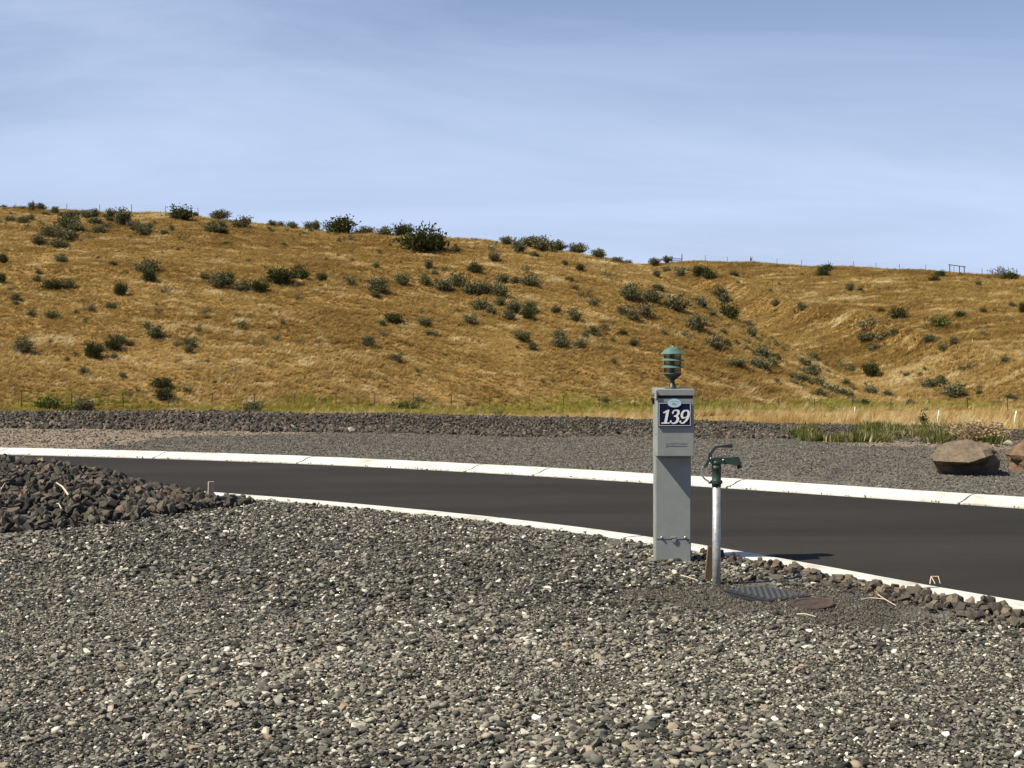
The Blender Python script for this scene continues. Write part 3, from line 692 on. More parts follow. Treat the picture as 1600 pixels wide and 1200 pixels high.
KIND = {
    's': [leaf_cloud('sagebrush', M['sage'], 500 + k, nb=17 + 2 * k, nl=62, size=0.075, height=0.62 + 0.05 * k, spread=0.13, up=0.9) for k in range(5)],
    'd': [leaf_cloud('green_shrub', M['dark_leaf'], 520 + k, nb=32, nl=60, size=0.07, height=0.66, spread=0.16, up=1.0) for k in range(3)],
    'p': [leaf_cloud('twiggy_shrub', M['sage'], 540 + k, nb=12, nl=16, size=0.075, height=0.6, spread=0.11, twigw=0.014, tip=True) for k in range(4)],
    'g': [leaf_cloud('bright_shrub', M['bright_leaf'], 560 + k, nb=22, nl=26, size=0.09, height=0.55, spread=0.16) for k in range(2)],
}
# photo column, row of the foot, width and height in photo pixels
SHRUBS = '''s 6 325 9 5;p 23 327 6 7;s 34 327 12 4;s 50 331 9 14;s 63 329 15 10;s 86 334 11 10;s 71 338 13 6;s 16 348 17 9;s 35 352 18 12;s 48 345 10 8;s 97 339 11 6;s 110 346 20 14;s 120 338 10 7;s 136 341 17 12;s 149 341 11 13
s 173 348 19 19;s 190 353 24 24;s 148 352 20 10;s 154 367 21 14;s 167 357 15 8;s 104 359 30 18;s 78 371 30 18;s 101 377 36 19;s 117 364 22 14;s 126 363 14 8;s 61 384 20 14;s 92 389 27 15;p 142 375 14 8;s 211 362 22 16;s 222 369 24 16
s 234 364 14 13;s 256 368 11 7;p 225 382 8 5;s 97 412 17 13;d 5 413 14 14;d 2 444 11 15;p 34 430 7 5;s 176 416 12 7;d 233 441 22 17;s 231 428 34 20;p 197 429 12 7;s 58 441 12 9;d 82 453 27 14;s 106 452 20 13;d 188 464 18 19;p 258 460 16 15;p 18 457 15 9;s 25 473 14 12
s 176 482 12 8;p 247 492 14 11;p 128 474 20 6;s 82 501 19 13;s 35 554 28 20;p 35 537 22 13;p 78 537 8 8;d 146 560 23 23;d 177 548 24 20;s 189 537 17 13;s 201 541 18 8;s 241 531 26 21;s 192 593 10 8;d 253 606 26 14;d 256 626 28 16;g 75 642 36 18;s 128 647 32 23;g 104 646 20 12;p 235 641 6 5
s 297 545 22 16;p 283 541 8 9;p 378 516 17 15;p 431 533 16 10;p 278 568 10 8;p 293 616 24 13;s 396 646 28 17;d 283 345 34 20;s 306 337 8 6;s 343 344 28 14;p 335 353 14 8;s 332 367 24 19;s 345 358 16 12;d 347 367 18 9;s 379 358 27 17;s 425 355 11 9;s 438 353 11 8;s 456 356 16 9;s 482 360 14 12;s 494 361 12 15
p 425 364 14 8;p 475 369 12 8;s 257 368 10 7;g 355 384 14 6;p 429 399 10 5;s 320 438 14 9;s 343 451 28 22;d 356 447 18 18;s 380 457 24 17;d 405 457 26 16;p 411 441 12 8;d 438 446 36 24;d 470 438 23 18;p 462 451 14 10;s 500 440 14 12;p 466 469 16 9
d 532 366 40 23;s 572 367 26 11;s 602 369 24 13;d 630 372 25 19;d 664 395 62 36;s 713 396 13 11;p 541 376 16 6;p 770 395 22 15;s 772 409 17 13;s 792 383 18 12;s 810 397 20 21;s 829 386 26 14;s 846 393 32 21;s 835 403 13 8;s 872 393 25 14;s 903 398 25 16;s 936 405 20 14;s 964 412 16 9;s 981 411 13 6;s 1022 416 16 11
s 669 422 13 15;s 695 425 10 7;d 742 428 20 16;p 822 428 11 16;s 882 416 9 8;d 906 424 12 10;p 947 435 14 12;s 629 447 20 18;s 590 459 28 21;s 586 465 14 9;p 548 448 24 17;d 505 440 12 11;s 664 447 16 17;s 692 456 28 18;s 714 449 23 20;s 735 462 28 19;s 757 461 20 18;s 779 466 25 21;s 752 486 26 17;s 766 493 20 13
s 780 479 16 13;s 801 492 22 20;s 795 501 18 14;d 825 502 18 18;s 828 489 20 16;s 784 443 20 13;s 806 443 14 9;s 828 448 28 16;s 868 491 14 12;s 898 503 18 19;p 915 466 20 13;s 927 479 14 10;p 936 474 11 9;s 889 441 14 7;s 898 453 12 7;d 615 507 24 16;s 597 510 10 9;s 664 512 20 14;s 735 507 22 14;s 715 488 8 5;s 672 526 20 8
p 597 525 20 8;s 575 542 20 15;s 618 568 18 12;s 816 534 23 15;s 832 550 13 13;s 875 545 24 16;s 873 532 19 15;s 906 545 16 14;s 914 531 12 12;s 927 526 17 15;s 944 516 12 8;p 946 525 9 6;d 973 525 12 9;s 989 542 13 12;p 940 548 14 11;g 634 645 40 16;s 656 631 14 9;p 780 652 20 15;s 986 471 30 23;s 1019 473 27 19;s 1027 456 16 10;s 1026 434 12 10
s 972 494 16 14;s 988 502 18 15;s 1007 497 25 19;p 984 483 14 8;s 1042 412 14 10;s 1042 426 12 8;s 1063 433 18 14;p 1076 426 13 7;d 1094 434 20 17;d 1108 437 18 14;d 1146 435 14 10;s 1055 487 32 24;s 1094 484 18 18;s 1029 456 13 9;s 1125 465 20 13;s 1132 476 18 15;d 1138 502 28 25;s 1111 498 16 11
s 1087 518 26 21;s 1096 509 20 13;p 1070 531 22 13;s 1128 523 14 8;s 1169 516 18 13;s 1174 531 14 16;s 1183 537 12 8;s 1118 546 25 19;d 1136 545 12 12;s 1150 541 10 9;s 1166 540 16 9;s 1166 550 9 8;s 1199 541 10 6;s 1211 543 14 10;s 1223 552 12 8;s 1238 552 6 5;s 1148 575 27 13;s 1190 563 24 20;s 1185 582 33 20
s 1206 574 17 13;d 1212 563 14 9;p 1260 565 20 12;s 1272 567 15 14;s 1256 573 18 12;s 1267 589 27 17;s 1288 577 10 10;p 1314 576 15 13;s 1329 584 16 12;d 1361 588 25 19;s 1374 590 14 8;s 1236 592 9 8;s 1251 598 22 13;s 1240 605 14 10;s 1212 601 10 9;s 1255 610 12 9;s 1267 612 10 7;s 1278 603 22 12;s 1288 614 18 12
s 1281 621 20 12;s 1305 620 30 16;d 1322 606 13 12;s 1331 612 11 10;s 1328 628 14 15;s 1336 635 12 9;d 1352 637 11 12;s 1360 619 22 14;s 1386 622 16 11;d 1286 434 17 14;d 1291 427 18 12;s 1328 456 12 12;d 1344 458 9 8;g 1321 477 10 7;d 1377 490 10 8;d 1404 501 24 18;p 1396 482 8 5;g 1467 514 27 18
d 1499 499 14 11;p 1492 506 10 5;d 1537 492 10 10;d 1460 443 14 12;d 1470 435 13 10;s 1529 450 9 10;s 1544 439 9 7;d 1577 441 25 16;p 1561 430 22 15;s 1580 482 10 8;d 1598 491 11 16;p 1357 517 34 20;s 1355 536 28 14;p 1378 534 26 18;s 1368 548 18 8;s 1397 525 14 11;s 1453 536 22 11;s 1474 550 16 9;s 1491 541 13 12
p 1453 521 6 5;p 1535 526 18 10;s 1571 567 12 8;p 1512 579 26 13;s 1452 608 22 14;s 1470 603 16 15;s 1489 623 36 22;s 1507 623 10 8;s 1529 618 9 8;s 1578 629 17 11;d 1423 640 20 13;s 1417 589 10 6;s 1437 588 10 5;s 1212 479 12 9;s 1252 487 12 13;p 1243 491 18 9;p 1185 496 10 5'''
UNIQUE = {(664, 395): 'very large dark shrub on the left hill just below its skyline', (532, 366): 'big dark shrub on the skyline left of the largest dark shrub', (283, 345): 'wide dark shrub with upswept branches on the left skyline',
          (438, 446): 'rounded dark shrub at the right end of the row across the left slope', (231, 428): 'leaning two tier sagebrush standing alone on the left slope', (146, 560): 'upright dark shrub with a clear shadow low on the left slope',
          (128, 647): 'bluish sagebrush standing directly behind the rock berm', (396, 646): 'small bluish sagebrush behind the rock berm in green grass', (75, 642): 'yellow green spreading shrub beside the bluish sagebrush behind the berm',
          (634, 645): 'low spreading pale green shrub behind the middle of the rock berm', (1404, 501): 'rounded dark green shrub above the little spur of the right hill', (1467, 514): 'bright green rounded shrub on the right hill slope',
          (1361, 588): 'dark dense shrub at the head of the pale grass in the gully', (1561, 430): 'bare twiggy shrub on the skyline of the right hill', (1577, 441): 'dark shrub beside the bare twigs on the right skyline', (1357, 517): 'thin grey shrub in the bowl of the right hill',
          (1094, 434): 'taller dark green shrub of the pair under the right skyline', (1108, 437): 'lower dark green shrub of the pair under the right skyline', (1489, 623): 'broad grey sagebrush low on the right hill by the fence', (1423, 640): 'small dark shrub beside the green strip below the right hill'}
NAMES = {'s': 'sagebrush', 'd': 'green_shrub', 'p': 'twiggy_shrub', 'g': 'bright_shrub'}
WORDS = {'s': 'grey sagebrush', 'd': 'dark shrub', 'p': 'sparse twiggy shrub', 'g': 'bright green shrub'}
rs = random.Random(3); INFO = []; LABS = {}
for tok in SHRUBS.replace('\n', ';').split(';'):
    k, px, py, w, h = tok.split(); px, py, w, h = map(float, (px, py, w, h))
    X, Y, Z = hit(px, py - 0.8)
    W = w / F * Y * 1.08; Hm = h / F * Y * 1.05
    fol, st, both = rs.choice(KIND[k])
    sc_ = (W, W * rs.uniform(0.85, 1.0), Hm); rz = rs.uniform(0, 6.28)
    o = empty(NAMES[k], (X, Y, Z - 0.04), rz); o.scale = sc_
    mobj('foliage', fol, None, o); mobj('stems', st, None, o)
    INFO.append((o, k, px, py, w, h, Y))
pos = np.array([(i[2], i[3]) for i in INFO])
for (o, k, px, py, w, h, Y) in INFO:
    lyx = np.interp(px, LX, LY); key = (int(px), int(py))
    if key in UNIQUE: tag(o, UNIQUE[key], 'shrub'); continue
    ridge = (px < 1000 and py < lyx + 18) or (px >= 1000 and py < np.interp(px, RX, RY) + 9)
    if Y < 93: place = 'between the rock berm and the fence'
    elif ridge: place = 'on the left hill skyline' if px < 1000 else 'on the right hill skyline'
    elif px > 1000 and py > lyx + 3 and px < 1345: place = 'on the spur side above the gully'
    elif px >= 1160 and py < 470: place = 'high on the right hill'
    elif px >= 1160 and py < 560: place = 'on the middle of the right hill'
    elif px >= 1160: place = 'in the gully below the right hill'
    else:
        band = 'high' if py < 425 else ('halfway up' if py < 515 else 'low')
        place = band + ' on the left hill' + ('' if band == 'halfway up' else ' slope')
    dist = np.sort(np.hypot(*(pos - (px, py)).T))[1]
    comp = 'alone' if dist > 34 else ('touching another' if dist < 15 else 'near another')
    form = 'low wide' if w / h > 1.9 else ('upright' if w / h < 1.12 else 'rounded')
    size_w = 'large' if w >= 25 else ('medium' if w >= 15 else 'small')
    lab = '%s %s %s %s %s' % (size_w, form, WORDS[k], comp, place); LABS.setdefault(lab, []).append((o, place))
ORD = ['', 'second ', 'third ', 'fourth ', 'fifth ', 'sixth ', 'seventh ', 'eighth ', 'ninth ', 'tenth ', 'eleventh ', 'twelfth ']
for lab, os_ in LABS.items():                               # look-alikes are told apart by their order up the slope
    os_.sort(key=lambda q: -q[0].location.z)
    for i, (o, place) in enumerate(os_):
        pre = '' if len(os_) == 1 else ('lowest ' if i == len(os_) - 1 else ORD[i] + 'highest ')
        tag(o, pre + lab, 'shrub', 'shrubs ' + place)
# dark specks of stubble over the hill
n = 1500; Y = np.sqrt(RNG.uniform(95 ** 2, 260 ** 2, n)); X = RNG.uniform(-0.36, 0.36, n) * Y
ok = fbm(X * 0.08, Y * 0.08, 300, 2) > -0.1; X, Y = X[ok], Y[ok]; Z = terrain(X, Y); n = len(X); s = RNG.uniform(0.18, 0.6, n)
C_STUB = coll('stubble_kinds', [KIND['p'][k][2] for k in range(3)] + [KIND['s'][0][2]])
tag(scatter('stubble', np.stack([X, Y, Z], 1), np.stack([0 * X, 0 * X, RNG.uniform(0, 6.28, n)], 1), np.repeat(s[:, None], 3, 1), RNG.integers(0, 4, n), 0.5 + 0 * X, C_STUB), 'tiny dead stubs and seedlings dotted over the dry hillside', 'stubble', kind='stuff')

# ------------------------------------------------------------------ fences and marks on the hills
M['steel_post'] = mat('steel_post', (0.06, 0.055, 0.045), 0.7)[0]
M['wire'] = mat('wire', (0.20, 0.19, 0.18), 0.5, 0.8)[0]
M['old_wood'] = mat('old_wood', (0.10, 0.085, 0.075), 0.9)[0]
M['white_paint'] = mat('white_paint', (0.80, 0.78, 0.74), 0.6)[0]
def post_mesh(h, w):
    bm = bmesh.new(); box(bm, (0, 0, h / 2 - 0.15), (w, w * 0.35, h + 0.3)); box(bm, (0, -w * 0.3, h / 2 - 0.15), (w * 0.35, w * 0.5, h + 0.298))
    me = bpy.data.meshes.new('post'); bm.to_mesh(me); bm.free(); me.materials.append(M['steel_post']); return me
def fence(name, spots, h, w, label):
    P = [Vector(p) for p in spots]; root = tag(empty(name, P[0]), label, 'fence'); me = post_mesh(h, w)
    for p in P:
        o = mobj('post', me, None, root); o.location = p - P[0]; o.rotation_euler = (random.uniform(-.04, .04), random.uniform(-.06, .06), 0)
    for f in (0.38, 0.66, 0.93):
        bm = bmesh.new(); tube(bm, [p - P[0] + Vector((0, -0.03, h * f)) for p in P], 0.004, 4); bobj('wire', bm, M['wire'], root)
valley_fx = [-45, 33, 112, 193, 263, 331, 397, 461, 525, 585, 645, 705, 765, 827, 881, 936, 992, 1047, 1097, 1154, 1217, 1273, 1332, 1392, 1452, 1512, 1575, 1640]
fence('valley_fence', [hit(x, np.interp(x, [0, 600, 1000, 1600], [638, 637, 639, 645])) for x in valley_fx], 0.98, 0.055, 'wire fence on steel posts along the foot of the hill')
def on_ridge(px, f):
    u = (px - CX) / F; Yv = np.arange(120, 300, 0.5); zt = terrain(u * Yv, Yv); k = np.argmax((zt - CH) / Yv)
    Y = float(Yv[k]) + f; X = u * Y; return (X, Y, float(terrain(X, Y)))
fence('ridge_fence', [on_ridge(x, 1.0) for x in (1102, 1137, 1175, 1214, 1252, 1295, 1334, 1369, 1406, 1447, 1490, 1535)], 1.3, 0.07, 'wire fence on thin steel posts along the skyline of the right hill')
fence('left_ridge_fence', [on_ridge(x, 2.0) for x in (62, 104, 156, 206, 258, 310)], 1.15, 0.06, 'wire fence on thin steel posts along the skyline of the left hill')
# brace panel: two posts and two rails; the open frame of posts and a top beam; single post with a bird box
def frame_thing(name, pxs, hs, beams, label, cat, mt, w=0.16):
    B = [Vector(on_ridge(x, 0.5)) for x in pxs]; B = [Vector((b.x, B[0].y, b.z)) for b in B]
    root = tag(empty(name, B[0]), label, cat)
    for b_, h in zip(B, hs):
        bm = bmesh.new(); tube(bm, [b_ - B[0] + Vector((0, 0, -0.4)), b_ - B[0] + Vector((0, 0, h))], w * 0.5, 8); bobj('post', bm, mt, root)
    for (i, zi, j, zj, over) in beams:
        a = B[i] - B[0] + Vector((0, -w * 0.55, zi)); e = B[j] - B[0] + Vector((0, -w * 0.55, zj)); d = (e - a).normalized()
        bm = bmesh.new(); tube(bm, [a - d * over, e + d * over], w * 0.42, 8); bobj('rail', bm, mt, root)
frame_thing('brace_panel', (1050, 1067), (1.25, 1.5), [(0, 0.35, 1, 0.30, 0.1), (0, 0.72, 1, 0.62, 0.1)], 'wooden brace panel of two posts and rails on the saddle skyline', 'fence', M['old_wood'])
frame_thing('timber_frame', (1484, 1502, 1511), (1.42, 1.40, 1.52), [(0, 1.42, 2, 1.52, 0.25)], 'open timber frame of posts and a top beam on the right skyline', 'frame', M['old_wood'])
p = on_ridge(1173, 0.5); root = tag(empty('marker_post', p), 'dark post with a small box near its top on the right skyline', 'post')
bm = bmesh.new(); tube(bm, [(0, 0, -0.3), (0, 0, 1.35)], 0.055, 8); bobj('post', bm, M['old_wood'], root)
bm = bmesh.new(); box(bm, (0, -0.1, 0.85), (0.26, 0.2, 0.5), bevel=0.03); bobj('box', bm, M['old_wood'], root)
# white marker stakes in the tall grass
def rod(name, px, y0, y1, d, lean, wd, label):
    zb = CH - (y0 - HY) / F * d; h = (y0 - y1) / F * d; X = (px - CX) / F * d
    bm = bmesh.new(); tube(bm, [(0, 0, -0.3), (lean * 0.5, 0, h * 0.5), (lean, 0, h)], [wd, wd, wd * 0.9], 8)
    o = bobj(name, bm, M['white_paint'], None, True); o.location = (X, d, min(zb, float(terrain(X, d)) + 0.25)); return tag(o, label, 'stake')
for a in ((1464, 660, 641, 52, 0.07, 0.020, 'white marker stake leaning in the dry grass behind the boulder weeds'), (1584, 663, 642, 50, 0.09, 0.026, 'thicker white marker stake leaning in the grass behind the end boulder'),
          (1334, 652, 636, 70, 0.06, 0.018, 'thin white marker stake in tall grass beyond the end of the berm')): rod('marker_stake', *a)

# ------------------------------------------------------------------ boulders and the tumbleweed
m, nt, b = mat('boulder', rough=0.9)
c = ramp(nt, noise(nt, 3.2, 7, 0.68, dist=0.5), [(0.28, (0.065, 0.045, 0.028)), (0.5, (0.17, 0.125, 0.078)), (0.72, (0.29, 0.225, 0.15))])
c = mixc(nt, 0.4, c, ramp(nt, noise(nt, 16, 5, 0.7, vscale=(1, 1, 2.2)), [(0.35, (0.06, 0.04, 0.026)), (0.65, (0.27, 0.205, 0.135))]))
nt.links.new(c, b.inputs['Base Color']); bump(nt, b, noise(nt, 9, 7, 0.7), 0.8, 0.05); M['boulder'] = m
m, nt, b = mat('brown_boulder', rough=0.9)
c = ramp(nt, noise(nt, 4.0, 7, 0.7), [(0.3, (0.07, 0.038, 0.02)), (0.5, (0.16, 0.095, 0.05)), (0.7, (0.27, 0.185, 0.105))])
nt.links.new(c, b.inputs['Base Color']); bump(nt, b, noise(nt, 9, 7, 0.7), 0.8, 0.05); M['brown_boulder'] = m
def rock_loft(name, rings, mt, loc, amp, seed):
    """rings of points from foot to top, then crumpled into broken faces."""
    bm = bmesh.new(); V = [[bm.verts.new(p) for p in r] for r in rings]; n_ = len(rings[0])
    for a, b_ in zip(V[:-1], V[1:]):
        for k in range(n_): bm.faces.new((a[k], a[(k + 1) % n_], b_[(k + 1) % n_], b_[k]))
    bm.faces.new(V[0][::-1]); bm.faces.new(V[-1])
    bmesh.ops.triangulate(bm, faces=bm.faces[:])
    bmesh.ops.subdivide_edges(bm, edges=bm.edges[:], cuts=3, use_grid_fill=True)
    bmesh.ops.recalc_face_normals(bm, faces=bm.faces[:]); bm.normal_update()
    from mathutils import noise as mn
    for v in bm.verts:
        q = v.co * 5 + Vector((seed, 0, 0)); dsp = mn.fractal(q, 0.9, 2.0, 4) * amp + (mn.cell(v.co * 7 + Vector((seed, 3, 1))) - 0.5) * amp * 0.5
        v.co += v.normal * dsp
    o = bobj(name, bm, mt); o.location = loc; return o
bl = ground_pt(1512, 742)
def Bp(cx, cy, y): # crop pixel of the boulder (8x, origin 1400,620) at depth y -> local metres
    s = bl[1] / F / 8; return ((cx - 900) * s, y, (976 - cy) * s)
foot = [Bp(*a) for a in ((580, 985, 0.10), (660, 1005, 0.14), (800, 1010, 0.12), (1000, 1012, 0.12), (1180, 1012, 0.12), (1300, 1005, 0.14), (1360, 990, 0.24), (1250, 990, 0.40), (950, 990, 0.46), (680, 990, 0.36))]
low = [Bp(*a) for a in ((520, 870, 0.06), (580, 880, 0.06), (760, 880, 0.02), (1000, 860, 0.00), (1160, 850, 0.06), (1330, 860, 0.12), (1385, 880, 0.24), (1280, 880, 0.44), (950, 880, 0.52), (600, 880, 0.40))]
ledge = [Bp(*a) for a in ((466, 800, 0.02), (545, 795, -0.22), (790, 785, -0.40), (1000, 725, -0.38), (1115, 705, -0.28), (1190, 760, 0.08), (1370, 770, 0.16), (1290, 760, 0.42), (950, 740, 0.52), (560, 760, 0.40))]
mid = [Bp(*a) for a in ((488, 735, 0.04), (590, 715, -0.17), (800, 690, -0.30), (980, 645, -0.31), (1095, 625, -0.25), (1180, 660, 0.09), (1345, 705, 0.20), (1250, 690, 0.38), (950, 660, 0.44), (600, 680, 0.32))]
top = [Bp(*a) for a in ((560, 645, 0.10), (680, 615, -0.04), (820, 575, -0.12), (960, 560, -0.16), (1105, 560, -0.18), (1175, 590, 0.08), (1250, 640, 0.20), (1150, 600, 0.30), (920, 545, 0.22), (700, 580, 0.24))]
tag(rock_loft('boulder', [foot, low, ledge, mid, top], M['boulder'], (bl[0], bl[1], 0.0), 0.014, 2.0), 'brown boulder with a dark undercut front resting on the far gravel lot', 'boulder')
b2 = ground_pt(1640, 736); s2 = b2[1] / F
def ring2(rx, ry, z, n_=11, sd=0):
    r_ = random.Random(sd); return [(rx * s2 * math.cos(t) * (1 + r_.uniform(-.1, .1)), ry * s2 * math.sin(t) * (1 + r_.uniform(-.1, .1)), z * s2) for t in [2 * math.pi * k / n_ for k in range(n_)]]
tag(rock_loft('boulder', [ring2(58, 50, -8, sd=1), ring2(62, 52, 12, sd=2), ring2(64, 50, 26, sd=3), ring2(50, 42, 44, sd=4), ring2(26, 24, 58, sd=5)], M['brown_boulder'], (b2[0], b2[1], 0.0), 0.035, 9.0), 'reddish brown boulder next to the undercut boulder', 'boulder')
# dry tumbleweed behind the boulder
tw = ground_pt(1532, 692); fol, st, both = leaf_cloud('tumbleweed', M['straw'], 700, nb=70, nl=40, size=0.055, height=0.55, spread=0.16, up=0.3, twigw=0.006)
o = empty('tumbleweed', (tw[0], tw[1], 0.0)); o.scale = (0.78, 0.6, 0.30); mobj('dry_leaves', fol, None, o); mobj('stems', st, None, o)
tag(o, 'dry straw coloured tumbleweed behind the undercut boulder', 'tumbleweed')
gw = ground_pt(1458, 676); 
o = mobj('leafy_weed', leaf_cloud('leafy_weed', M['dark_leaf'], 710, nb=9, nl=20, size=0.16, height=1.0, spread=0.16)[2]); o.location = (gw[0], gw[1] + 0.6, 0.05); o.scale = (0.14, 0.14, 0.28); tag(o, 'upright dark green weed on top of the berm among low weeds', 'weed')
for k, (x, y, s) in enumerate(((1578, 697, 0.17), (1455, 676, 0.10), (547, 676, 0.20), (455, 672, 0.18))):
    p = ground_pt(x, y); o = mobj('loose_rock', stone_mesh('pale_rock_mesh', M['gravel'], 800 + k, 0.7, True, 2, 0.1)); o.location = (p[0], p[1], 0.04); o.scale = (s * 1.1, s, s); o['tone'] = 0.84 if k < 1 else 0.72
    tag(o, ['pale rock on the dirt between the two boulders', 'small pale rock in the weeds left of the tumbleweed', 'pale grey rock at the foot of the berm, larger of two on the dirt edge', 'pale grey rock at the foot of the berm near the left dirt patch'][k], 'rock')

# ------------------------------------------------------------------ the power pedestal
def paint(name, base, rough, grime=0.12, sc_=9):
    m, nt, b = mat(name, base, rough)
    nz = noise(nt, sc_, 6, 0.65)
    c = mixc(nt, 1.0, base, ramp(nt, nz, [(0.3, (1 - grime,) * 3), (0.7, (1 + grime * 0.5,) * 3)]), 'MULTIPLY'); nt.links.new(c, b.inputs['Base Color'])
    rr = ramp(nt, nz, [(0.3, (rough - 0.08,) * 3), (0.7, (rough + 0.1,) * 3)]); nt.links.new(rr, b.inputs['Roughness']); return m
M['grey_paint'] = paint('grey_paint', (0.285, 0.300, 0.285), 0.5)
M['black_plastic'] = paint('black_plastic', (0.018, 0.018, 0.019), 0.5)
M['green_metal'] = paint('green_metal', (0.085, 0.170, 0.135), 0.5, 0.15, 20)
M['dark_green'] = paint('dark_green', (0.026, 0.050, 0.036), 0.42, 0.25, 30)
M['dark_bronze'] = paint('dark_bronze', (0.020, 0.024, 0.020), 0.5, 0.2, 30)
M['navy'], _nt, _b = mat('navy', (0.006, 0.010, 0.036), 0.6); _b.inputs['Specular IOR Level'].default_value = 0.15
M['sign_white'] = mat('sign_white', (0.90, 0.90, 0.88), 0.5)[0]
M['pale_blue'] = mat('pale_blue', (0.50, 0.68, 0.74), 0.5)[0]
M['leaf_print'] = mat('leaf_print', (0.20, 0.32, 0.14), 0.5)[0]
M['sand_print'] = mat('sand_print', (0.62, 0.56, 0.25), 0.5)[0]
M['blue_print'] = mat('blue_print', (0.10, 0.20, 0.32), 0.5)[0]
M['bolt_steel'] = mat('bolt_steel', (0.62, 0.62, 0.60), 0.35, 0.9)[0]
M['lens'], nt, b = mat('lens', (0.75, 0.74, 0.66), 0.12); b.inputs['Transmission Weight'].default_value = 0.9; b.inputs['IOR'].default_value = 1.1
m, nt, b = mat('galvanised', (0.45, 0.46, 0.46), 0.45, 0.55)
c = ramp(nt, noise(nt, 26, 5, 0.7), [(0.3, (0.25, 0.255, 0.25)), (0.55, (0.46, 0.47, 0.46)), (0.75, (0.62, 0.62, 0.60))]); nt.links.new(c, b.inputs['Base Color']); M['galvanised'] = m

pp = ground_pt(1050, 877)
PED = tag(empty('power_pedestal', (pp[0], pp[1], 0.0), R(1.5)), 'grey metal power pedestal numbered 139 with a green tiered lamp on top', 'pedestal')
W, H, PD, BD = 0.252, 1.218, 0.125, 0.250       # width, height, post depth, box depth
zb = 0.754                                      # underside of the meter box
yf = -PD / 2                                    # front of the post; the back is flush with the box
bm = bmesh.new(); box(bm, (0, 0, zb / 2 - 0.03), (W, PD, zb + 0.06), bevel=0.004); post = bobj('post', bm, M['grey_paint'], PED)
bm = bmesh.new(); box(bm, (0, yf - 0.0035, 0.452), (W - 0.012, 0.007, 0.575), bevel=0.002); door = bobj('access_panel', bm, M['grey_paint'], PED)
bm = bmesh.new(); box(bm, (0, yf - 0.0025, 0.075), (W - 0.012, 0.005, 0.160), bevel=0.0015); bobj('lower_panel', bm, M['grey_paint'], PED)
for x in (-0.083, 0.083):
    bm = bmesh.new(); lathe(bm, [(0.009, 0), (0.009, 0.004), (0.0065, 0.010), (0.003, 0.012)], 12); bmesh.ops.rotate(bm, verts=bm.verts[:], matrix=Matrix.Rotation(R(90), 3, 'X')); bmesh.ops.translate(bm, verts=bm.verts[:], vec=(x, yf - 0.007, 0.178)); bobj('bolt', bm, M['bolt_steel'], PED, True)
bm = bmesh.new(); box(bm, (0.0, yf - 0.012, 0.178), (0.036, 0.012, 0.008), bevel=0.002); box(bm, (0.006, yf - 0.012, 0.160), (0.026, 0.008, 0.030), Euler((0, 0.5, 0)), bevel=0.002); bobj('hasp', bm, M['grey_paint'], PED)
yb_ = PD / 2; yc = yb_ - BD / 2; yfr = yb_ - BD                                # box centre and front face
bm = bmesh.new(); box(bm, (0, yc, (zb + H - 0.062) / 2), (W + 0.004, BD, H - 0.062 - zb), bevel=0.004); mb = bobj('meter_box', bm, M['grey_paint'], PED)
bm = bmesh.new(); box(bm, (0.004, yc + 0.018, H - 0.050), (W - 0.004, BD - 0.040, 0.034)); bobj('shade_neck', bm, M['black_plastic'], PED)  # recessed strip coloured black to stand for the shadow line under the hood
bm = bmesh.new(); prism_xz(bm, [(-W / 2 - 0.008, H - 0.042), (W / 2 + 0.008, H - 0.042), (W / 2 + 0.008, H), (-W / 2 - 0.008, H)], yfr - 0.008, yb_ + 0.004)
for v in bm.verts:
    if v.co.y > 0: v.co.z += 0.006
bmesh.ops.bevel(bm, geom=bm.edges[:], offset=0.003, segments=2, affect='EDGES'); bobj('hood', bm, M['grey_paint'], PED)
bm = bmesh.new(); box(bm, (-W / 2 - 0.010, yfr + 0.03, H - 0.036), (0.006, 0.10, 0.058), bevel=0.002); bobj('hinge_plate', bm, M['grey_paint'], PED)
bm = bmesh.new(); box(bm, (-W / 2 - 0.014, yb_ - 0.09, H - 0.072), (0.028, 0.035, 0.018), bevel=0.004); box(bm, (-W / 2 - 0.010, yb_ - 0.09, H - 0.092), (0.016, 0.018, 0.035), bevel=0.004); bobj('latch', bm, M['black_plastic'], PED)
for (y, z) in ((yfr + 0.06, H - 0.03), (yfr + 0.06, 0.905), (yfr + 0.07, 0.776), (yb_ - 0.03, 0.790)):
    bm = bmesh.new(); lathe(bm, [(0.005, 0), (0.005, 0.0015), (0.002, 0.003)], 10); bmesh.ops.rotate(bm, verts=bm.verts[:], matrix=Matrix.Rotation(R(-90), 3, 'Y')); bmesh.ops.translate(bm, verts=bm.verts[:], vec=(-W / 2 - (0.013 if z > H - 0.05 else 0.002), y, z)); bobj('screw', bm, M['black_plastic'], PED, True)
bm = bmesh.new(); lathe(bm, [(0.006, 0), (0.006, 0.002), (0.003, 0.004)], 10); bmesh.ops.rotate(bm, verts=bm.verts[:], matrix=Matrix.Rotation(R(-90), 3, 'Y')); bmesh.ops.translate(bm, verts=bm.verts[:], vec=(-W / 2, 0, 0.10)); bobj('screw', bm, M['black_plastic'], PED, True)
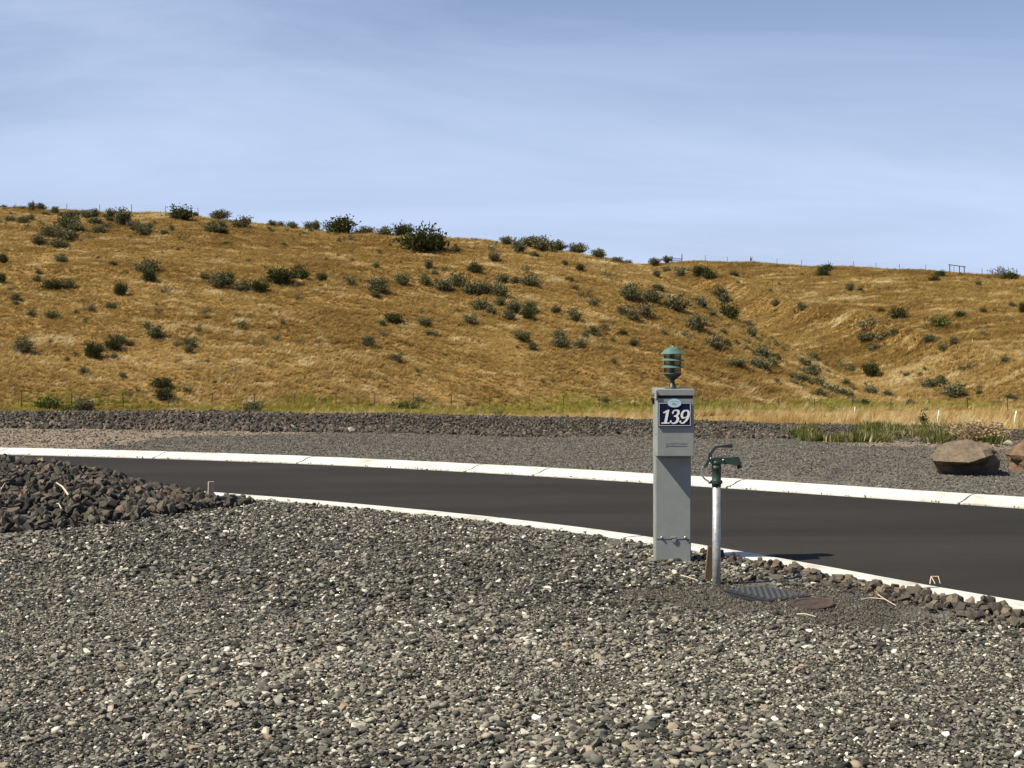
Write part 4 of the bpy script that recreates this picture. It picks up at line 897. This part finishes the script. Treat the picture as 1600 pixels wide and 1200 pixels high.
# number plate
SX, SZ, SW, SH = -0.008, 1.044, 0.226, 0.168
ySg = yfr - 0.001
bm = bmesh.new(); box(bm, (SX, ySg - 0.006, SZ), (SW, 0.012, SH), bevel=0.001); sign = bobj('number_plate', bm, M['navy'], PED); sign['label'] = 'navy blue plate with white number 139 and oval emblem'
ys_ = ySg - 0.0125
bm = bmesh.new(); i_, o_ = 0.0048, 0.002
for (x0, x1, z0, z1) in ((-SW / 2 + o_, SW / 2 - o_, SH / 2 - i_ - o_, SH / 2 - o_), (-SW / 2 + o_, SW / 2 - o_, -SH / 2 + o_ + 0.004, -SH / 2 + i_ + o_ + 0.004), (-SW / 2 + o_, -SW / 2 + o_ + i_, -SH / 2 + 0.0112, SH / 2 - i_ - o_ - 0.0002), (SW / 2 - o_ - i_, SW / 2 - o_, -SH / 2 + 0.0112, SH / 2 - i_ - o_ - 0.0002)):
    box(bm, (SX + (x0 + x1) / 2, ys_, SZ + (z0 + z1) / 2), (x1 - x0, 0.002, z1 - z0))
M['rim_grey'] = mat('rim_grey', (0.52, 0.55, 0.60), 0.5)[0]
bobj('border', bm, M['rim_grey'], sign)
def stroke(bm, pts, wid, map_, y):
    """variable width pen stroke; every stroke at its own depth."""
    P = np.array(pts, float); w = np.array(wid, float); t = np.linspace(0, len(P) - 1, 40); k = np.arange(len(P))
    # smooth through the points
    def cr_(a):
        out = []
        for q in t:
            i = min(int(q), len(a) - 2); f = q - i; p0 = a[max(i - 1, 0)]; p1 = a[i]; p2 = a[i + 1]; p3 = a[min(i + 2, len(a) - 1)]
            out.append(0.5 * ((2 * p1) + (p2 - p0) * f + (2 * p0 - 5 * p1 + 4 * p2 - p3) * f * f + (3 * p1 - p0 - 3 * p2 + p3) * f ** 3))
        return np.array(out)
    C = cr_(P); ww = np.interp(t, k, w); T = np.gradient(C, axis=0); T /= np.linalg.norm(T, axis=1)[:, None] + 1e-9; Nn = np.stack([-T[:, 1], T[:, 0]], 1)
    A = [map_(*p) for p in C + Nn * ww[:, None]]; B = [map_(*p) for p in C - Nn * ww[:, None]]
    va = [bm.verts.new((x, y, z)) for x, z in A]; vb = [bm.verts.new((x, y, z)) for x, z in B]
    for i in range(len(va) - 1): bm.faces.new((va[i], va[i + 1], vb[i + 1], vb[i]))
def disc(bm, c, r, map_, y):
    bm.faces.new([bm.verts.new((q[0], y, q[1])) for q in [map_(c[0] + r * math.cos(a), c[1] + r * math.sin(a)) for a in [2 * math.pi * k / 20 for k in range(20)]]])
def polyf(bm, pts, map_, y): bm.faces.new([bm.verts.new((q[0], y, q[1])) for q in [map_(*p) for p in pts]])
DH = 0.096; DZ = SZ - 0.062
def digit_map(x0, wf=1.0): return lambda x, z: (x0 + (x * 0.74 * wf + 0.20 * z) * DH, DZ + z * DH)
y0 = ys_ - 0.0022
bm = bmesh.new(); mp_ = digit_map(SX - 0.101)
polyf(bm, [(0.36, 0.05), (0.62, 0.05), (0.62, 1.0), (0.46, 1.0), (0.36, 0.95)], mp_, y0); polyf(bm, [(0.10, 0.0), (0.90, 0.0), (0.90, 0.085), (0.10, 0.085)], mp_, y0 - 0.0004); polyf(bm, [(0.06, 0.82), (0.10, 0.75), (0.40, 0.80), (0.40, 0.96), (0.46, 1.0)], mp_, y0 - 0.0008)
bobj('digit', bm, M['sign_white'], sign)
bm = bmesh.new(); mp_ = digit_map(SX - 0.040)
stroke(bm, [(0.13, 0.79), (0.22, 0.92), (0.44, 0.965), (0.68, 0.88), (0.70, 0.72), (0.56, 0.58), (0.32, 0.535)], [0.06, 0.05, 0.04, 0.10, 0.13, 0.07, 0.03], mp_, y0)
stroke(bm, [(0.34, 0.54), (0.62, 0.50), (0.76, 0.36), (0.74, 0.18), (0.56, 0.055), (0.32, 0.035), (0.10, 0.14)], [0.03, 0.06, 0.13, 0.13, 0.065, 0.04, 0.05], mp_, y0 - 0.0004)
disc(bm, (0.16, 0.79), 0.085, mp_, y0 - 0.0008); disc(bm, (0.12, 0.15), 0.09, mp_, y0 - 0.0012); bobj('digit', bm, M['sign_white'], sign)
bm = bmesh.new(); mp_ = digit_map(SX + 0.025)
stroke(bm, [(0.50, 0.955), (0.26, 0.88), (0.16, 0.66), (0.26, 0.46), (0.48, 0.415), (0.66, 0.52)], [0.04, 0.09, 0.125, 0.09, 0.04, 0.03], mp_, y0)
stroke(bm, [(0.48, 0.955), (0.72, 0.88), (0.82, 0.62), (0.74, 0.32), (0.54, 0.10), (0.32, 0.035), (0.12, 0.13)], [0.04, 0.08, 0.13, 0.12, 0.075, 0.04, 0.05], mp_, y0 - 0.0004)
disc(bm, (0.14, 0.15), 0.085, mp_, y0 - 0.0008); bobj('digit', bm, M['sign_white'], sign)
# oval emblem riding on the plate's top edge
def oval(bm, rx, rz, y_a, y_b, cx_=SX - 0.002, cz=SZ + SH / 2 - 0.004):
    prism_xz(bm, [(cx_ + rx * math.cos(a), cz + rz * math.sin(a)) for a in [2 * math.pi * k / 40 for k in range(40)]], y_b, y_a)
bm = bmesh.new(); oval(bm, 0.051, 0.033, ySg, ys_ - 0.0030); bobj('emblem_rim', bm, M['blue_print'], sign)
bm = bmesh.new(); oval(bm, 0.047, 0.029, ySg, ys_ - 0.0042); emb = bobj('emblem', bm, M['pale_blue'], sign)
idm = lambda x, z: (SX - 0.002 + x, SZ + SH / 2 - 0.004 + z); ye = ys_ - 0.0048
bm = bmesh.new()
for k in range(11): x = -0.030 + k * 0.0060; polyf(bm, [(x, 0.0065 + (0.03 ** 2 - x * x) * 5), (x + 0.0038, 0.0065 + (0.03 ** 2 - x * x) * 5), (x + 0.0038, 0.0105 + (0.03 ** 2 - x * x) * 5), (x, 0.0105 + (0.03 ** 2 - x * x) * 5)], idm, ye)
bobj('emblem_lettering', bm, M['blue_print'], sign)
bm = bmesh.new(); stroke(bm, [(-0.018, -0.010), (-0.008, -0.002), (0.002, -0.011), (0.012, -0.013)], [0.002, 0.0045, 0.004, 0.001], idm, ye); bobj('emblem_hill', bm, M['leaf_print'], sign)
bm = bmesh.new(); stroke(bm, [(-0.004, 0.000), (0.010, -0.003), (0.026, -0.004)], [0.001, 0.0035, 0.001], idm, ye - 0.0003); bobj('emblem_sand', bm, M['sand_print'], sign)
# raised maker's name
cu = bpy.data.curves.new('raised_lettering', 'FONT'); cu.body = 'JAMESTOWN'; cu.size = 0.030; cu.extrude = 0.0003; cu.bevel_depth = 0.0; cu.align_x = 'CENTER'; cu.space_character = 1.0
to = bpy.data.objects.new('tmp_text', cu); col.objects.link(to); bpy.context.view_layer.update()
me = bpy.data.meshes.new_from_object(to.evaluated_get(bpy.context.evaluated_depsgraph_get())); bpy.data.objects.remove(to)
wd = max(v.co.x for v in me.vertices) - min(v.co.x for v in me.vertices); sc2 = 0.150 / wd
me.materials.clear(); o = mobj('raised_lettering', me, M['grey_paint'], PED); o.rotation_euler = (R(90), 0, 0); o.scale = (sc2, 0.85, 1); o.location = (0.004, yfr - 0.0012, 0.834); o['label'] = 'raised grey lettering JAMESTOWN'
bm = bmesh.new(); box(bm, (0.006, yfr - 0.001, 0.827), (0.140, 0.002, 0.0022)); box(bm, (-0.068, yfr - 0.001, 0.824), (0.006, 0.002, 0.008)); bobj('raised_underline', bm, M['grey_paint'], PED)
# lamp
zl = H + 0.002; ly = yc + 0.01
prof = [(0.056, 0), (0.056, 0.005), (0.027, 0.007), (0.026, 0.018), (0.023, 0.020), (0.022, 0.030), (0.018, 0.032), (0.0155, 0.046), (0.0155, 0.058), (0.022, 0.064), (0.045, 0.082), (0.058, 0.094), (0.060, 0.100), (0.064, 0.102), (0.064, 0.106), (0.052, 0.108)]
bm = bmesh.new(); lathe(bm, prof, 36, (-0.004, ly, zl)); lamp = bobj('lamp_housing', bm, M['dark_bronze'], PED, False); lamp.data.shade_smooth()
def louver(z, r0, r1, hgt, nm='louver'):
    bm = bmesh.new(); lathe(bm, [(r1, z), (r1 + 0.001, z + 0.003), (r0, z + hgt), (r0 - 0.004, z + hgt), (r1 - 0.006, z)], 40, (-0.004, ly, zl), False); bobj(nm, bm, M['green_metal'], lamp)
louver(0.146, 0.056, 0.083, 0.019); louver(0.195, 0.056, 0.083, 0.019); louver(0.104, 0.054, 0.068, 0.007)
bm = bmesh.new(); lathe(bm, [(0.080, 0.243), (0.084, 0.243), (0.084, 0.246), (0.056, 0.272), (0.055, 0.276), (0.049, 0.278), (0.030, 0.288), (0.012, 0.2935), (0.003, 0.294)], 40, (-0.004, ly, zl)); bobj('lamp_cap', bm, M['green_metal'], lamp)
bm = bmesh.new(); lathe(bm, [(0.005, 0.293), (0.005, 0.297), (0.002, 0.299)], 10, (-0.004, ly, zl)); bobj('cap_screw', bm, M['bolt_steel'], lamp, True)
bm = bmesh.new(); lathe(bm, [(0.046, 0.106), (0.046, 0.244)], 32, (-0.004, ly, zl), False); lathe(bm, [(0.0435, 0.106), (0.0435, 0.244)], 32, (-0.004, ly, zl), False); bobj('lens', bm, M['lens'], lamp, True)
for k in range(4):
    a = R(90 * k + 84); bm = bmesh.new(); box(bm, (-0.004 + 0.053 * math.cos(a), ly + 0.053 * math.sin(a), zl + 0.175), (0.009, 0.018, 0.138), Euler((0, 0, a))); bobj('rib', bm, M['dark_bronze'], lamp)
for k in (0.125, 0.172, 0.222):
    bm = bmesh.new(); lathe(bm, [(0.0475, k), (0.0485, k + 0.0015), (0.0475, k + 0.003)], 32, (-0.004, ly, zl), False); bobj('lens_ring', bm, M['dark_bronze'], lamp)
bm = bmesh.new(); lathe(bm, [(0.013, 0.10), (0.013, 0.135), (0.016, 0.14), (0.017, 0.17), (0.010, 0.19), (0.002, 0.194)], 16, (-0.004, ly, zl)); bobj('bulb', bm, M['sign_white'], lamp, True)

# ------------------------------------------------------------------ the yard hydrant
hp = ground_pt(1119.5, 915); hs = F / hp[1]
HYD = tag(empty('yard_hydrant', (hp[0], hp[1], 0.0)), 'dark green yard hydrant with lever handle on a galvanised stand pipe', 'hydrant')
def h2(cx, cy): return ((cx - 474) / 12 / hs, (915 - (680 + cy / 12)) / hs)       # point on the 12x enlargement -> metres
bm = bmesh.new(); lathe(bm, [(0.0262, -0.25), (0.0262, 0.645)], 28); bobj('stand_pipe', bm, M['galvanised'], HYD, True)
zz = lambda cy: h2(0, cy)[1]
bm = bmesh.new(); lathe(bm, [(0.0275, zz(965)), (0.030, zz(960)), (0.030, zz(915)), (0.0315, zz(912)), (0.0315, zz(845)), (0.029, zz(835)), (0.029, zz(640)), (0.032, zz(632)), (0.032, zz(590)), (0.029, zz(582)), (0.029, zz(545)), (0.032, zz(538)), (0.032, zz(500)), (0.028, zz(480))], 32)
head = bobj('head', bm, M['dark_green'], HYD, False); head.data.shade_smooth()
for p_ in head.data.polygons: p_.use_smooth = True
# clamp ring with ears
bm = bmesh.new(); lathe(bm, [(0.0325, zz(908)), (0.0345, zz(904)), (0.0345, zz(846)), (0.0325, zz(840))], 28, cap=False); bobj('collar', bm, M['dark_green'], HYD)
for cx_ in (345, 560):
    bm = bmesh.new(); x, z = h2(cx_, 880); box(bm, (x, -0.004, z), (0.016, 0.022, 0.020), bevel=0.003); bobj('collar_ear', bm, M['dark_green'], HYD)
# spout casting
bm = bmesh.new(); prism_xz(bm, [h2(*q) for q in ((380, 530), (385, 500), (450, 412), (640, 418), (890, 398), (905, 440), (935, 520), (860, 580), (800, 545), (700, 542), (560, 535))][::-1], -0.024, 0.024)
bmesh.ops.bevel(bm, geom=bm.edges[:], offset=0.004, segments=2, affect='EDGES'); sp = bobj('spout', bm, M['dark_green'], HYD)
bm = bmesh.new(); a = Vector((h2(880, 530)[0], 0, h2(0, 530)[1])); e = Vector((h2(915, 618)[0], 0, h2(0, 618)[1])); d = (e - a)
tube(bm, [a, a + d * 0.55, a + d * 0.56, e], [0.013, 0.013, 0.0165, 0.0165], 18); bobj('nozzle', bm, M['black_plastic'], HYD)
for q, r_ in (((592, 462), 0.007), ((358, 428), 0.0055), ((338, 522), 0.0055)):
    bm = bmesh.new(); x, z = h2(*q); lathe(bm, [(r_, 0), (r_, 0.004), (r_ * 0.5, 0.007)], 12); bmesh.ops.rotate(bm, verts=bm.verts[:], matrix=Matrix.Rotation(R(90), 3, 'X')); bmesh.ops.translate(bm, verts=bm.verts[:], vec=(x, -0.0245, z)); bobj('pin', bm, M['bolt_steel'], HYD, True)
# lever
def bar(bm, pts, wid, y0_, y1_):
    P = [Vector((*h2(*q), 0)) for q in pts]; n_ = len(P); A = []; B = []
    for i, p in enumerate(P):
        t = (P[min(i + 1, n_ - 1)] - P[max(i - 1, 0)]).normalized(); nn = Vector((-t.y, t.x, 0)); A.append(p + nn * wid[i]); B.append(p - nn * wid[i])
    poly = [(v.x, v.y) for v in A + B[::-1]]; prism_xz(bm, poly, y0_, y1_)
bm = bmesh.new(); bar(bm, [(232, 606), (300, 530), (352, 440), (345, 370), (395, 295), (452, 222), (560, 208), (660, 202), (745, 196), (772, 196)], [0.006, 0.009, 0.0135, 0.012, 0.008, 0.007, 0.007, 0.010, 0.0125, 0.008], -0.016, 0.002)
bmesh.ops.recalc_face_normals(bm, faces=bm.faces[:]); bmesh.ops.bevel(bm, geom=[e for e in bm.edges if abs(e.verts[0].co.y - e.verts[1].co.y) < 1e-6], offset=0.002, segments=2, affect='EDGES'); lever = bobj('lever', bm, M['dark_green'], HYD)
bm = bmesh.new(); bar(bm, [(590, 215), (660, 208), (740, 203), (762, 203)], [0.0018, 0.0045, 0.0055, 0.003], -0.0172, -0.0155); bobj('grip_inset', bm, M['black_plastic'], lever)
bm = bmesh.new(); bar(bm, [(330, 530), (372, 505), (440, 415)], [0.006, 0.008, 0.005], -0.022, -0.0162); bobj('yoke', bm, M['dark_green'], HYD)
bm = bmesh.new(); bar(bm, [(212, 592), (190, 640), (186, 700), (206, 765), (248, 820), (300, 852), (345, 866)], [0.0055, 0.006, 0.006, 0.006, 0.006, 0.006, 0.0055], -0.021, -0.017); bobj('link', bm, M['galvanised'], HYD)
for q in ((212, 596), (340, 862)):
    bm = bmesh.new(); x, z = h2(*q); lathe(bm, [(0.005, 0), (0.005, 0.003), (0.002, 0.005)], 12); bmesh.ops.rotate(bm, verts=bm.verts[:], matrix=Matrix.Rotation(R(90), 3, 'X')); bmesh.ops.translate(bm, verts=bm.verts[:], vec=(x, -0.021, z)); bobj('pin', bm, M['bolt_steel'], HYD, True)

# ------------------------------------------------------------------ small things on the ground
m, nt, b = mat('weathered_board', rough=0.9)
c = ramp(nt, noise(nt, 18, 5, 0.6, vscale=(1, 1, 0.12)), [(0.3, (0.11, 0.065, 0.035)), (0.7, (0.24, 0.155, 0.085))]); nt.links.new(c, b.inputs['Base Color']); M['board'] = m
m, nt, b = mat('pale_wood', rough=0.9)
c = ramp(nt, noise(nt, 22, 5, 0.6, vscale=(1, 1, 0.15)), [(0.3, (0.36, 0.26, 0.20)), (0.7, (0.62, 0.50, 0.42))]); nt.links.new(c, b.inputs['Base Color']); M['pale_wood'] = m
p = ground_pt(1109, 914); s = p[1] / F
bm = bmesh.new(); prism_xz(bm, [(-7 * s, -0.12), (7 * s, -0.12), (6.5 * s, 57 * s), (-3 * s, 58 * s)], -0.010, 0.010); o = bobj('wooden_stake', bm, M['board']); o.location = (p[0], p[1] + 0.10, 0); o.rotation_euler = (0.03, 0.05, 0.2)
tag(o, 'short brown board stuck in the gravel behind the stand pipe', 'stake')
p = ground_pt(329, 785); s = p[1] / F
bm = bmesh.new(); box(bm, (0, 0, 16 * s - 0.06), (9 * s, 0.028, 33 * s + 0.12), bevel=0.003); o = bobj('wooden_stake', bm, M['pale_wood']); o.location = (p[0], p[1], 0.0); o.rotation_euler = (0.02, 0.02, 0.5)
tag(o, 'pale pinkish survey stake standing at the end of the rock bank', 'stake')

# ribbed valve box cover
A, B_, C_, D_ = [Vector(ground_pt(*q)) for q in ((1131, 928), (1188, 917.5), (1272, 939), (1200, 947))]
ctr = (A + B_ + C_ + D_) / 4; ex = ((C_ - B_) + (D_ - A)).normalized(); ey = ex.cross(Vector((0, 0, 1))) * -1; LW = ((C_ - B_).length + (D_ - A).length) / 2; LD = 0.33
VB = tag(empty('valve_box', (ctr.x, ctr.y, 0.0), math.atan2(ex.y, ex.x)), 'black ribbed plastic valve box cover set in the gravel', 'valve box'); VB.rotation_euler = (R(1.5), R(-1.0), math.atan2(ex.y, ex.x))
bm = bmesh.new(); box(bm, (0, 0, -0.035), (LW, LD, 0.10), bevel=0.006); bobj('body', bm, M['black_plastic'], VB)
bm = bmesh.new(); box(bm, (0, 0, 0.020), (LW - 0.03, LD - 0.03, 0.010), bevel=0.003); lid = bobj('lid', bm, M['black_plastic'], VB)
M['worn_plastic'] = paint('worn_plastic', (0.06, 0.058, 0.054), 0.75)
dg = D_ - B_; dl = Vector((dg.dot(ex), -dg.x * ex.y + dg.y * ex.x)).normalized(); nl_ = Vector((-dl.y, dl.x)); hx, hy = LW / 2 - 0.035, LD / 2 - 0.035
for k in range(-9, 10):                                     # slanting ribs, each cut to the lid
    o_ = nl_ * (k * 0.034); lo, hi = -9.0, 9.0
    for c_, d_, h_ in ((o_.x, dl.x, hx), (o_.y, dl.y, hy)):
        t0, t1 = sorted(((-h_ - c_) / d_, (h_ - c_) / d_)); lo, hi = max(lo, t0), min(hi, t1)
    if hi - lo < 0.03: continue
    mid_ = o_ + dl * (lo + hi) / 2
    bm = bmesh.new(); box(bm, (mid_.x, mid_.y, 0.028), (hi - lo, 0.017, 0.010), Euler((0, 0, math.atan2(dl.y, dl.x))), bevel=0.002); bobj('rib', bm, M['worn_plastic'], lid)
m, nt, b = mat('rust', rough=0.9)
c = ramp(nt, noise(nt, 14, 6, 0.7), [(0.3, (0.028, 0.018, 0.013)), (0.6, (0.060, 0.036, 0.023)), (0.78, (0.11, 0.068, 0.04))]); nt.links.new(c, b.inputs['Base Color']); bump(nt, b, noise(nt, 40, 4), 0.5, 0.01); M['rust'] = m
p = ground_pt(1268, 950.5); bm = bmesh.new(); lathe(bm, [(0.128, 0), (0.131, 0.004), (0.131, 0.016), (0.126, 0.020), (0.100, 0.018), (0.098, 0.014), (0.03, 0.014), (0.028, 0.018), (0.002, 0.018)], 30); o = bobj('round_lid', bm, M['rust']); o.location = (p[0], p[1], 0.014); o.rotation_euler = (R(4), R(-3), 0); tag(o, 'rusty brown round lid lying beside the black valve box', 'lid')
# dry stalks
def stalk(pts, w, label, forks=()):
    P = [Vector(ground_pt(x, y)) + Vector((0, 0, h)) for x, y, h in pts]; bm = bmesh.new(); tube(bm, [q - P[0] for q in P], [w * (1 - 0.5 * i / max(1, len(P) - 1)) for i in range(len(P))], 6)
    for f in forks:
        Q = [Vector(ground_pt(x, y)) + Vector((0, 0, h)) for x, y, h in f]; tube(bm, [q - P[0] for q in Q], w * 0.6, 5)
    o = bobj('dry_stalk', bm, M['pale_twig']); o.location = P[0]; tag(o, label, 'stalk')
stalk([(1064, 906, 0.03), (1075, 910, 0.035), (1090, 914, 0.03)], 0.004, 'pale dry stalk lying on the gravel in front of the pedestal')
stalk([(1372, 945, 0.06), (1382, 955, 0.07), (1400, 960, 0.05)], 0.004, 'bent pale dry stalk among the rocks along the near kerb', [[(1382, 955, 0.07), (1360, 950, 0.06), (1345, 950, 0.05)]])
stalk([(1245, 968, 0.03), (1258, 969, 0.035), (1275, 972, 0.03)], 0.004, 'straight pale straw in front of the rusty round lid')
stalk([(1453, 917, 0.02), (1455, 913, 0.05), (1466, 914, 0.055), (1469, 918, 0.025)], 0.004, 'curled straw standing on the white near kerb', [[(1455, 913, 0.05), (1461, 918, 0.025)]])
def bank_stalk(px0, py0, px1, py1, w, label):
    def on(px, py):
        Yv = np.arange(10.5, 15.5, 0.02); u = (px - CX) / F; zr = CH + (HY - py) / F * Yv; zt = mound_z(u * Yv, Yv) + 0.07; k = np.argmax(zt >= zr); return Vector((u * Yv[k], Yv[k], float(zt[k]) + 0.03))
    a, e = on(px0, py0), on(px1, py1); bm = bmesh.new(); tube(bm, [Vector((0, 0, 0)), (e - a) * 0.5 + Vector((0, 0, 0.02)), e - a], [w, w * 0.8, w * 0.5], 6); o = bobj('dry_stalk', bm, M['pale_twig']); o.location = a; tag(o, label, 'stalk')
bank_stalk(107, 779, 88, 760, 0.009, 'thick pale dry stalk lying across the rock bank')
bank_stalk(96, 801, 88, 793, 0.005, 'short pale dry stalk low on the rock bank')
bank_stalk(1, 771, 14, 759, 0.004, 'thin dry stalk rising at the tall end of the rock bank')
n = 260; X = RNG.uniform(-5.4, -3.0, n); Y = RNG.uniform(11.6, 14.2, n); Z = mound_z(X, Y); ok = (Z > 0.06) & (fbm(X * 1.3, Y * 1.3, 400, 2) > 0.12); X, Y, Z = X[ok], Y[ok], Z[ok]; n = len(X)
tag(scatter('dry_litter', np.stack([X, Y, Z + 0.02], 1), np.stack([RNG.normal(0, .5, n), RNG.normal(0, .5, n), RNG.uniform(0, 6.28, n)], 1), np.repeat(RNG.uniform(0.07, 0.16, n)[:, None], 3, 1), RNG.integers(0, 5, n), RNG.uniform(0.2, 0.8, n), C_TALL, bank), kind='stuff')

# grit swept against the road side of the kerbs
gp = []
for C, n_, o0 in ((FAR, 520, -0.02), (NEAR, 160, 0.03)):
    k = RNG.integers(0, len(C), n_); off = o0 + RNG.normal(0, 0.022, n_)
    T = np.gradient(C, axis=0); T /= np.linalg.norm(T, axis=1)[:, None]
    gp.append(C[k] + off[:, None] * np.stack([-T[k, 1], T[k, 0]], 1) + RNG.uniform(-0.05, 0.05, (n_, 2)))
gp = np.concatenate(gp); n = len(gp); size = RNG.uniform(0.008, 0.03, n) * RNG.uniform(0.5, 1.0, n)
tag(scatter('kerb_grit', np.c_[gp, 0.004 + 0 * size], RNG.uniform(0, 6.28, (n, 3)), np.repeat(size[:, None], 3, 1), RNG.integers(0, 6, n), RNG.uniform(0, 0.6, n), C_CHIPS), 'loose dark grit lying along the road edge of the kerbs', 'grit', kind='stuff')

# all colours above are set by eye on one common scale; bring them to real-world reflectance for this exposure
for m in bpy.data.materials:
    nt = m.node_tree
    for nd in list(nt.nodes):
        i = nd.inputs.get('Base Color') if nd.type == 'BSDF_PRINCIPLED' else (nd.inputs.get('Color') if nd.type == 'BSDF_TRANSLUCENT' else None)
        if i is None: continue
        if i.links:
            src = i.links[0].from_socket; mx = nt.nodes.new('ShaderNodeMixRGB'); mx.blend_type = 'MULTIPLY'; mx.inputs[0].default_value = 1.0; mx.inputs[2].default_value = (ALB, ALB, ALB, 1)
            nt.links.new(src, mx.inputs[1]); nt.links.new(mx.outputs[0], i)
        else:
            v = i.default_value; i.default_value = (v[0] * ALB, v[1] * ALB, v[2] * ALB, 1)
